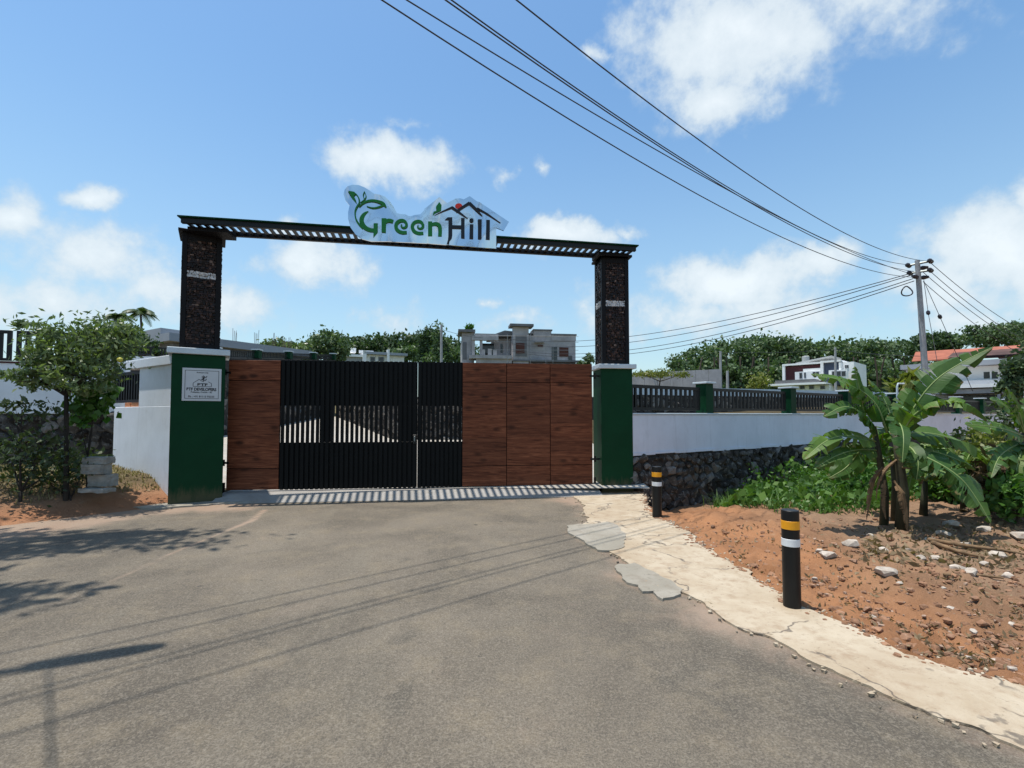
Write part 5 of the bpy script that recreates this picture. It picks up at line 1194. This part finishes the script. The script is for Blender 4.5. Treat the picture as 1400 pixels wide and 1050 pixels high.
# ------------------------------------------------------------------ background houses
def house_parts(t_, P0, items):
    for nm, mat, x0, y0, x1, y1, d0, d1 in items:
        mb = MB(); P0.pbox(mb, x0, y0, x1, y1, d0, d1); mb.build(nm, mat, t_)
def window(t_, P0, x0, y0, x1, y1, d, frame, pane=M_glass_opening, panes=2):
    f = MB(); P0.pbox(f, x0, y0, x1, y1, d, d + .05); fo = f.build('window', frame, t_)
    for k in range(panes):
        w = (x1 - x0) / panes; mb = MB(); g_ = .12 * w; P0.pbox(mb, x0 + k * w + g_, y0 + .1 * (y1 - y0), x0 + (k + 1) * w - g_, y1 - .1 * (y1 - y0), d + .051, d + .06); mb.build('pane', pane, fo)
# unfinished grey house
GH = Plane2((at(632, 480, 45.5).x, 45.5), (at(790, 480, 47).x, 47))
gh = thing('house', 'unfinished grey two storey house above the right gate leaf', 'house', GH.P(700, 500))
h4 = lambda x, y: (620 + x / 7.78, 435 + y / 7.78)
def H4(nm, mat, x0, y0, x1, y1, d0, d1): a, b = h4(x0, y0); c_, d_ = h4(x1, y1); mb = MB(); GH.pbox(mb, a, b, c_, d_, d0, d1); return mb.build(nm, mat, gh)
H4('wall', M_houseg, 620, 190, 1300, 560, -7, -.02); H4('wall', M_houseg, 440, 195, 618, 560, -7, -1.2); H4('wall', M_houseg, 95, 190, 225, 560, -7, -.9)
H4('ground_floor_wall', M_houseg, 95, 490, 1380, 900, -7.02, .6)
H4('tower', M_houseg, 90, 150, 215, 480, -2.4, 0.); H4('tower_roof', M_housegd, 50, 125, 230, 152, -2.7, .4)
H4('arch_shade_panel', M_housegd, 98, 255, 140, 440, 0.002, .03)  # raised darker panel, the shade of an arched recess put into its colour
H4('balcony_slab', M_houseg, 165, 405, 610, 440, -1.15, .9); H4('balcony_wall', M_houseg, 235, 432, 610, 488, .5, .7)
for x in (210, 290): H4('pillar', M_houseg, x - 14, 245, x + 14, 404, .3, .55)
for x in (310, 380, 435): H4('baluster', M_houseg, x - 20, 350 - (x % 3) * 8, x + 20, 404, .4, .62)
H4('porch_beam', M_houseg, 195, 205, 470, 245, .2, .7); H4('doorway_shade_panel', M_glass_opening, 310, 250, 445, 400, -1.19, -1.15); H4('doorway_shade_panel', M_glass_opening, 515, 255, 538, 355, -1.195, -1.15)  # doorways are dark sheets that paint the shade inside
H4('parapet', M_houseg, 225, 175, 470, 204, -2, .6)
r0 = MB(); a = [GH.Q(*h4(x, y), off=-.3) for x, y in ((380, 190), (545, 130), (870, 165), (870, 192))]; b_ = [GH.P(*h4(x, y), off=-4.) for x, y in ((380, 190), (545, 130), (870, 165), (870, 192))]
r0.prism(a, b_); r0.build('roof', M_housegd, gh, fix=True)
H4('stair_tower', M_houseg, 625, 105, 790, 540, -.018, .55); H4('stair_tower_roof', M_housegd, 590, 78, 835, 103, -.6, .95)
H4('arch_shade_panel', M_housegd, 650, 190, 770, 415, .551, .57)  # recess shade painted as a darker panel on the stair tower
f4 = lambda *q_: [v for xy in zip(q_[0::2], q_[1::2]) for v in h4(*xy)]
window(gh, GH, *f4(655, 275, 745, 382), .571, M_woodw, M_woodw)
H4('parapet', M_houseg, 850, 135, 1040, 190, -1.5, .05); H4('parapet_cap', M_housegd, 845, 120, 1050, 134, -1.55, .12)
H4('parapet', M_houseg, 1042, 185, 1302, 240, -1.5, .03); H4('parapet_cap', M_housegd, 1040, 168, 1308, 184, -1.55, .1)
H4('sunshade', M_houseg, 860, 248, 960, 262, 0, .5); window(gh, GH, *f4(895, 285, 952, 306), 0, M_woodw, M_woodw, 1)
H4('doorway_shade_panel', M_glass_opening, 1045, 305, 1103, 448, -.01, .02); window(gh, GH, *f4(1125, 312, 1222, 408), 0, M_woodw, M_woodw, 3); window(gh, GH, *f4(1222, 400, 1260, 458), .01, M_glass_opening, M_glass_opening, 1)  # doorway is a dark sheet on the wall, painted as interior shade
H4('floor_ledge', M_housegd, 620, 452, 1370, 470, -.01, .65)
for x in (800, 960, 1035, 560): 
    p = GH.P(*h4(x, 500), off=1.0); q_ = GH.P(*h4(x, 190), off=1.0); mb = MB(); mb.tube([p, q_], .022, 5); mb.build('scaffold_pole', M_pole, gh)
for y in (205, 268, 350):
    mb = MB(); mb.tube([GH.P(*h4(380, y), off=1.), GH.P(*h4(1300, y + 6), off=1.)], .018, 5); mb.build('scaffold_pole', M_pole, gh)
H4('water_tank', M_porc, 332, 140, 365, 178, -3, -2)
# flat-roofed building behind the left pillar
FB = Plane2((at(236, 470, 27).x, 27), (at(412, 470, 34).x, 34)); fb_ = thing('house', 'low flat roofed building with bare rebar behind the left pillar', 'house', FB.P(320, 500))
ws = [FB.hit(x, 470) for x in (236, 412)]; ztp = FB.hit(300, 465)[1]
mb = MB(); FB.ubox(mb, ws[0][0] - .4, ws[1][0] + .5, ztp - .45, ztp, -6, .5); mb.build('roof_slab', M_housegy, fb_); mb = MB(); FB.ubox(mb, ws[0][0], ws[1][0], 2.0, ztp - .451, -6, 0); mb.build('wall', M_housegd, fb_)
u_, z_ = FB.hit(348, 480); mb = MB(); FB.ubox(mb, u_ - .5, u_ + .5, z_ - .8, ztp - .5, .0, .03); mb.build('window', M_glass_opening, fb_)
mb = MB(); FB.ubox(mb, ws[0][0] - .4, ws[0][0] + .6, ztp + .001, ztp + .35, -3, -.5); mb.build('parapet', M_housegy, fb_)
for x in (328, 358, 382, 396, 404):
    u_, z_ = FB.hit(x, 466)
    for k in range(4): mb = MB(); p = FB.pt(u_ + .08 * k, ztp, -.8); mb.tube([p, p + Vector((random.uniform(-.05, .05), 0, random.uniform(.7, 1.25)))], .014, 4); mb.build('rebar', M_rust, fb_)
# small white house
SH = Plane2((at(465, 490, 52).x, 52), (at(560, 490, 55).x, 55)); sh_ = thing('house', 'small pale house far behind the black slatted gate', 'house', SH.P(510, 500))
for it in (('wall', M_housew, 500, 486, 552, 540, -5, 0), ('roof_slab', M_housegy, 496, 482.5, 556, 485.8, -5.2, .6), ('pillar', M_housew, 528, 479, 531, 500, .2, .7), ('pillar', M_housew, 495, 480, 500, 500, .2, .6), ('roof_slab', M_housew, 466, 485, 498, 488, -4, .4), ('wall', M_housegy, 470, 488.3, 496, 540, -4, 0), ('water_tank', M_housew, 481, 474, 488, 480, -2, -1), ('roof_wall', M_housew, 492, 478, 512, 482, -1, -.8)):
    mb = MB(); SH.pbox(mb, *it[2:]); mb.build(it[0], it[1], sh_)
for x0, x1 in ((506, 513), (517, 525)): window(sh_, SH, x0, 488, x1, 494, .01, M_housegy, M_glass_opening, 1)
# maroon and slate house
MH = Plane2((at(1071, 510, 57).x, 57), (at(1165, 510, 52).x, 52)); mh = thing('house', 'modern white house with maroon and slate panels in front of the grove', 'house', MH.P(1115, 530))
m8 = lambda x, y: (1060 + x / 10, 470 + y / 10)
def H8(nm, mat, x0, y0, x1, y1, d0, d1, pp=None): a, b = m8(x0, y0); c_, d_ = m8(x1, y1); mb = MB(); MH.pbox(mb, a, b, c_, d_, d0, d1); return mb.build(nm, mat, pp or mh)
H8('wall', M_maroon, 130, 300, 640, 560, -6, 0); H8('frame_edge', M_housew, 110, 290, 145, 515, -6, .3); H8('roof_slab', M_housew, 110, 265, 640, 289, -6.2, .32); H8('frame_edge', M_housew, 632, 235, 668, 420, -6, .35)
H8('wall', M_slate, 668, 255, 890, 560, -6, 0); H8('roof_slab', M_housew, 632, 230, 905, 254, -6.2, .32); H8('frame_edge', M_housew, 880, 255, 905, 360, -6, .3)
H8('wall', M_housew, 905, 245, 1070, 560, -6, -.4); H8('balcony_box', M_housew, 290, 380, 640, 510, 0, .5); H8('balcony_box', M_housew, 395, 340, 635, 378, 0, .4); H8('balcony_box', M_housew, 750, 360, 1000, 480, 0, .5)
for x0, y0, x1, y1, d, n_ in ((350, 395, 390, 480, .5, 1), (415, 395, 440, 475, .5, 1), (530, 385, 620, 420, .5, 2), (790, 375, 985, 450, .5, 3), (940, 285, 990, 330, -.4, 2)):
    a, b = m8(x0, y0); c_, d_ = m8(x1, y1); window(mh, MH, a, b, c_, d_, d + .001, M_housegy, M_glass_opening, n_)
H8('porch_roof', M_housegd, 90, 505, 620, 548, -1, 2.2); H8('porch_slab', M_housew, -10, 549, 780, 575, -1, 2.4); H8('ground_wall', M_housew, 300, 576, 780, 800, -5, 1.)
for x0 in (375, 500, 650): a, b = m8(x0, 578); c_, d_ = m8(x0 + 70, 625); window(mh, MH, a, b, c_, d_, 1.001, M_housegy, M_glass_opening, 1)
tk = at(1101.5, 493, 58.5); mb = MB(); mb.lathe((tk.x, tk.y, tk.z - .2), [(.38, 0), (.40, .1), (.40, .65), (.36, .72), (.15, .75), (.15, .82)], 16); mb.build('water_tank', M_tank, mh)
mb = MB(); a = [MH.Q(*m8(x, y), off=-2) for x, y in ((270, 262), (770, 160), (770, 175), (400, 262))]; b_ = [MH.P(*m8(x, y), off=-4) for x, y in ((270, 262), (770, 160), (770, 175), (400, 262))]; mb.prism(a, b_); mb.build('sheet_roof', M_tank, mh, fix=True)
# white house with red tile roof
TH = Plane2((at(1238, 520, 34).x, 34), (at(1420, 520, 29).x, 29)); th = thing('house', 'white house with red tiled roof behind the electric pole', 'house', TH.P(1320, 560))
r1 = lambda x, y: (1220 + x / 7.5, 440 + y / 7.5)
def H9(nm, mat, x0, y0, x1, y1, d0, d1): a, b = r1(x0, y0); c_, d_ = r1(x1, y1); mb = MB(); TH.pbox(mb, a, b, c_, d_, d0, d1); return mb.build(nm, mat, th)
H9('wall', M_housew, 155, 460, 1500, 900, -7, 0); H9('fascia', M_housegy, 115, 410, 1500, 459, -7.2, .9)
mb = MB(); prof = [((200, 408), .6), ((240, 312), -3.2), ((1500, 225), -3.2), ((1500, 350), .6)]
mb.add([TH.Q(*r1(*p), off=o_) for p, o_ in prof], [(0, 1, 2, 3)]); rt = mb.build('roof', M_tile, th)
mb = MB(); mb.add([TH.Q(*r1(*p), off=o_) + Vector((0, 0, .03)) for p, o_ in (((560, 372), .8), ((620, 322), -.6), ((1500, 258), -.6), ((1500, 320), .8))], [(0, 1, 2, 3)]); mb.build('worn_sheet', M_rust, rt)
for k in range(22):   # tile courses down the visible slope
    t_ = k / 22; a = TH.Q(*r1(200, 408), off=.6).lerp(TH.Q(*r1(240, 312), off=-3.2), t_); b_ = TH.Q(*r1(600, 380), off=.6).lerp(TH.Q(*r1(640, 285), off=-3.2), t_)
    mb = MB(); mb.tube([a + Vector((0, 0, .02)), b_ + Vector((0, 0, .02))], .035, 4); mb.build('tile_course', M_tile, rt)
window(th, TH, *[v for p in ((930, 505), (1095, 592)) for v in r1(*p)], .01, M_housew, M_glass_opening, 2); window(th, TH, *[v for p in ((360, 522), (398, 552)) for v in r1(*p)], .01, M_housegy, M_glass_opening, 1)
H9('balcony_band', M_housegy, 150, 615, 1140, 660, 0, .8); H9('porch_slab', M_housew, 240, 662, 1140, 695, 0, 2.4); H9('porch_beam', M_houseg, 520, 700, 1165, 745, .1, 2.2); H9('pillar', M_houseg, 1140, 700, 1165, 900, 1.9, 2.2); H9('porch_shade_panel', M_glass_opening, 640, 750, 1140, 900, .02, .04)  # dark sheet on the wall paints the shade under the porch
# rough grey wall at the left of the grove, inner terrace wall
CW = Plane2((at(866, 515, 31).x, 31), (at(986, 515, 29).x, 29)); cw = thing('concrete_wall', 'grey block wall beyond the first fence panel', 'wall', CW.P(925, 520)); 
for k in range(7):
    x0, x1 = 864 + k * 17.5, 864 + (k + 1) * 17.5; mb = MB(); CW.pbox(mb, x0 + .15, 509.5 - k * .75, x1 - .15, 545, -.2, 0); mb.build('panel', M_houseg, cw)
TI = Plane2((4.5, 22.5), (26, 30)); ti = thing('retaining_wall', 'low terrace wall with cream coping behind the right fence', 'wall', (12, 25, 2))
mb = MB(); TI.ubox(mb, 0, TI.len, 1.6, 2.55, -.5, 0); mb.build('rubble_face', M_stoneL, ti); mb = MB(); TI.ubox(mb, 0, TI.len, 2.551, 2.95, -.5, .05); mb.build('coping', M_cap, ti)
rubble(ti, TI, .1, 20, lambda u: 1.7, lambda u: 2.5, .03, (.5, .3), 90)
# far poles
for px, yt, yb, Yd, lb in ((985, 480, 540, 38, 'slim far concrete pole in front of the grove, left'), (994.5, 507, 540, 34, 'short far post beside the slim pole'), (1142, 475, 530, 46, 'slim far pole in front of the maroon house'), (603.5, 444, 500, 40, 'far concrete pole among the trees behind the slatted gate')):
    a, b_ = at(px, yt, Yd), at(px, yb, Yd); mb = MB(); mb.tube([b_ - Vector((0, 0, 2)), a], [.13, .09], 8)
    tag(mb.build('far_pole', M_pole), lb, 'pole')
for k, (a, b) in enumerate((((985, 482, 38), (1142, 478, 46)), ((1142, 478, 46), (1264, 487, 30)), ((603, 450, 40), (660, 462, 44)))):
    A_, B_ = at(*a), at(*b); pts = [A_.lerp(B_, t_) - Vector((0, 0, .5 * t_ * (1 - t_))) for t_ in np.linspace(0, 1, 14)]
    wire(('thin far wire between the two slim poles in front of the grove', 'thin far wire from the slim pole towards the tall electric pole', 'thin far wire from the far pole to the grey house')[k], pts, r=.016, grp='far wires')

# ------------------------------------------------------------------ background trees
gE = [bell(960, 505, 74, 34, 30), bell(1000, 498, 76, 38, 32), bell(1045, 495, 78, 42, 33), bell(1090, 494, 80, 42, 31), bell(1135, 494, 80, 42, 30), bell(1180, 496, 80, 42, 28), bell(1225, 500, 80, 40, 28), bell(985, 520, 72, 36, 22), bell(1050, 520, 72, 40, 24), bell(1200, 520, 74, 42, 26), bell(1120, 520, 76, 40, 24)]
def grove(name, label, ells, n, size, mat): return stuff(leafcloud(name, crown_pts(ells, n, .17, 60, .55), size, mat, aspect=.6), label, 'trees')
g_ = grove('rubber_grove', 'dense dark green rubber tree grove on the far right rise', gE, 46000, .62, L_far)
mb = MB()
for px in range(930, 1250, 14):
    a = at(px + random.uniform(-5, 5), 535, 70); limb(mb, a - Vector((0, 0, 3)), a + Vector((random.uniform(-1, 1), 0, 5)), .16, .1)
stuff(mb.build('grove_trunks', M_bark), 'pale trunks under the rubber grove', 'trunks')
tree('tree', 'slender light tree at the left edge of the rubber grove', at(925, 540, 66), [bell(928, 500, 66, 13, 14), bell(922, 512, 66, 9, 8), bell(938, 508, 66, 10, 12)], 700, .55, L_far, trunk_r=.12, clump=.3, aspect=.55)
tree('shrub', 'dry scrub along the top of the grey block wall', at(900, 530, 28.5), [bell(880, 511, 28.5, 14, 4), bell(905, 510, 28.5, 14, 5), bell(930, 512, 28.5, 10, 4)], 700, .22, L_yel, 'shrub', trunk_r=.05, clump=.4, aspect=.4)
tree('tree', 'small bright green tree in front of the rubber grove', at(1040, 545, 45), [bell(1040, 522, 45, 13, 11), bell(1034, 530, 45, 10, 8)], 700, .35, L_yel, trunk_r=.1, clump=.3, aspect=.55)
tree('tree', 'dark round-topped tree above the tiled roof, left', at(1285, 520, 60), [bell(1262, 475, 60, 20, 12), bell(1285, 470, 60, 20, 12), bell(1305, 474, 60, 16, 9)], 2600, .6, L_far2, trunk_r=.3, clump=.25, aspect=.6)
tree('tree', 'broad green tree above the tiled roof at the right edge', at(1375, 520, 55), [bell(1350, 462, 55, 32, 14), bell(1385, 460, 55, 34, 16), bell(1420, 462, 55, 30, 18), bell(1332, 452, 55, 10, 6)], 4200, .5, L_far, trunk_r=.3, clump=.25, aspect=.6)
tree('tree', 'dark leafy tree in front of the white house at the right edge', at(1395, 560, 17), [bell(1392, 512, 17, 18, 22), bell(1412, 500, 17, 26, 26), bell(1380, 530, 17, 14, 14)], 2600, .22, L_far2, trunk_r=.12, clump=.25, aspect=.6)
s_ = at(1222, 560, 15.5); tree('banana_clump', 'small pale banana clump behind the wall near the electric pole', at(1235, 552, 20), [bell(1232, 530, 20, 14, 9), bell(1246, 524, 20, 8, 10)], 120, .9, L_yel, 'plant', trunk_r=.08, clump=.3, aspect=.28)
mb = MB(); mb.tube([at(1227, 570, 16.4), at(1226.5, 528, 16.4), at(1228, 524.5, 16.4), at(1236, 524.5, 16.4)], .03, 8); tag(mb.build('vent_pipe', M_cap, smooth=True), 'bent white pipe rising behind the fence near the electric pole', 'pipe')
# left and middle trees
tree('tree', 'bushy tree with reddish leaves behind the low flat roofed building', at(395, 520, 36), [bell(385, 478, 36, 24, 12), bell(405, 480, 36, 20, 12)], 1500, .42, L_tree, trunk_r=.15, clump=.28, aspect=.5)
tree('tree', 'rounded light green tree in the middle distance behind the gate', at(445, 530, 38), [bell(445, 472, 38, 24, 16), bell(425, 480, 38, 16, 14), bell(462, 482, 38, 14, 14)], 1900, .45, L_far, trunk_r=.15, clump=.3, aspect=.5)
grove('far_trees', 'far dark line of trees behind the small pale house', [bell(x, 482 - (x % 37) * .3, 95, 26, 16) for x in range(470, 640, 20)] + [bell(530, 474, 100, 20, 10), bell(500, 470, 100, 14, 8)], 11000, .75, L_far2)
tree('tree', 'tall slender tree left of the far pole', at(583, 520, 60), [bell(583, 465, 60, 11, 16), bell(580, 485, 60, 10, 10)], 900, .55, L_far2, trunk_r=.18, clump=.3, aspect=.5)
tree('tree', 'tall slender tree around the far pole', at(602, 520, 58), [bell(600, 462, 58, 9, 16), bell(606, 478, 58, 12, 12), bell(595, 490, 58, 16, 10), bell(622, 488, 58, 12, 9)], 1300, .55, L_far, trunk_r=.18, clump=.3, aspect=.5)
tree('tree', 'low green tree left of the grey house', at(565, 520, 62), [bell(560, 483, 62, 18, 9), bell(545, 488, 62, 14, 8)], 1000, .6, L_far, trunk_r=.15, clump=.3, aspect=.5)
tree('tree', 'dark green tree behind the young tree at left', at(170, 520, 22), [bell(170, 468, 22, 24, 18), bell(195, 470, 22, 18, 12), bell(145, 464, 22, 20, 14), bell(212, 478, 22, 13, 8)], 3000, .28, L_far2, trunk_r=.15, clump=.27, aspect=.45)
tree('tree', 'small leafy sprig above the grey house', GH.P(643, 452, off=-1.5), [bell(642, 448, 45.5, 5, 5)], 90, .4, L_weed, 'plant', trunk_r=.03, clump=.4, aspect=.5)
tree('tree', 'small scrub tree beside the right stone column', at(806, 515, 42), [bell(806, 492, 42, 6, 7), bell(798, 498, 42, 6, 4)], 200, .4, L_far, trunk_r=.06, clump=.4, aspect=.5)
def palm(label, base, top, nf, fl_, mat, r=.13, drop=.55, lw=.05, ll=.55):
    base, top = Vector(base), Vector(top); t_ = thing('coconut_palm', label, 'palm', base); mb = MB(); limb(mb, base, top, r, r * .7, .03, 8); mb.build('trunk', M_bark, t_, smooth=True)
    for k in range(nf):
        a = 2 * math.pi * k / nf + random.uniform(-.25, .25); el = random.uniform(-.1, 1.25); d = Vector((math.cos(a), math.sin(a), 0)); l = fl_ * random.uniform(.8, 1.1)
        pts = [top + d * l * s * math.cos(el * .7) + Vector((0, 0, l * (math.sin(el) * s - drop * 1.4 * s * s))) for s in np.linspace(0, 1, 14)]
        rb = MB(); rb.tube(pts, [.03 * (1 - .8 * i / 13) for i in range(14)], 5); sd = Vector((-d.y, d.x, 0))
        for i in range(2, 14):
            for sgn in (-1, 1):
                for h in (0, .5):
                    p = pts[i - 1].lerp(pts[i], h); T_ = (pts[i] - pts[i - 1]).normalized(); q_ = p + (sd * sgn * .75 + T_ * .5 - Vector((0, 0, .45))) * ll * math.sin(math.pi * (i / 15) ** .6 * .95 + .1)
                    wv = T_ * lw; rb.add([p - wv, p + wv, q_ + wv * .3, q_ - wv * .3], [(0, 1, 2, 3)])
        rb.build('frond', mat, t_)
palm('taller far coconut palm behind the young tree, right of two', at(192, 500, 60), at(192, 427, 60), 17, 2.1, L_palm, .16, .5, .05, .75)
palm('lower far coconut palm behind the young tree, left of two', at(160, 500, 66), at(160, 433, 66), 17, 2.1, L_palm, .16, .5, .05, .75)
# roadside tree standing out of frame on the left; its boughs shade the road edge
tree('roadside_tree', 'tall roadside tree beyond the left edge of the road, its boughs over the verge', (-11.2, 5.0, 0), [((-7.6, 6.05, 9.2), (1.9, .55, .5)), ((-6.6, 6.3, 9.4), (1.1, .22, .3)), ((-6.5, 4.2, 8.6), (1.1, .33, .4)), ((-8.6, 4.9, 9.0), (1.4, .5, .5)), ((-10.4, 5.2, 9.6), (1.6, 1.6, 1.)), ((-7.9, 5.4, 8.9), (1., .3, .3))], 5200, .22, L_far2, trunk_r=.22, clump=.3, aspect=.5)
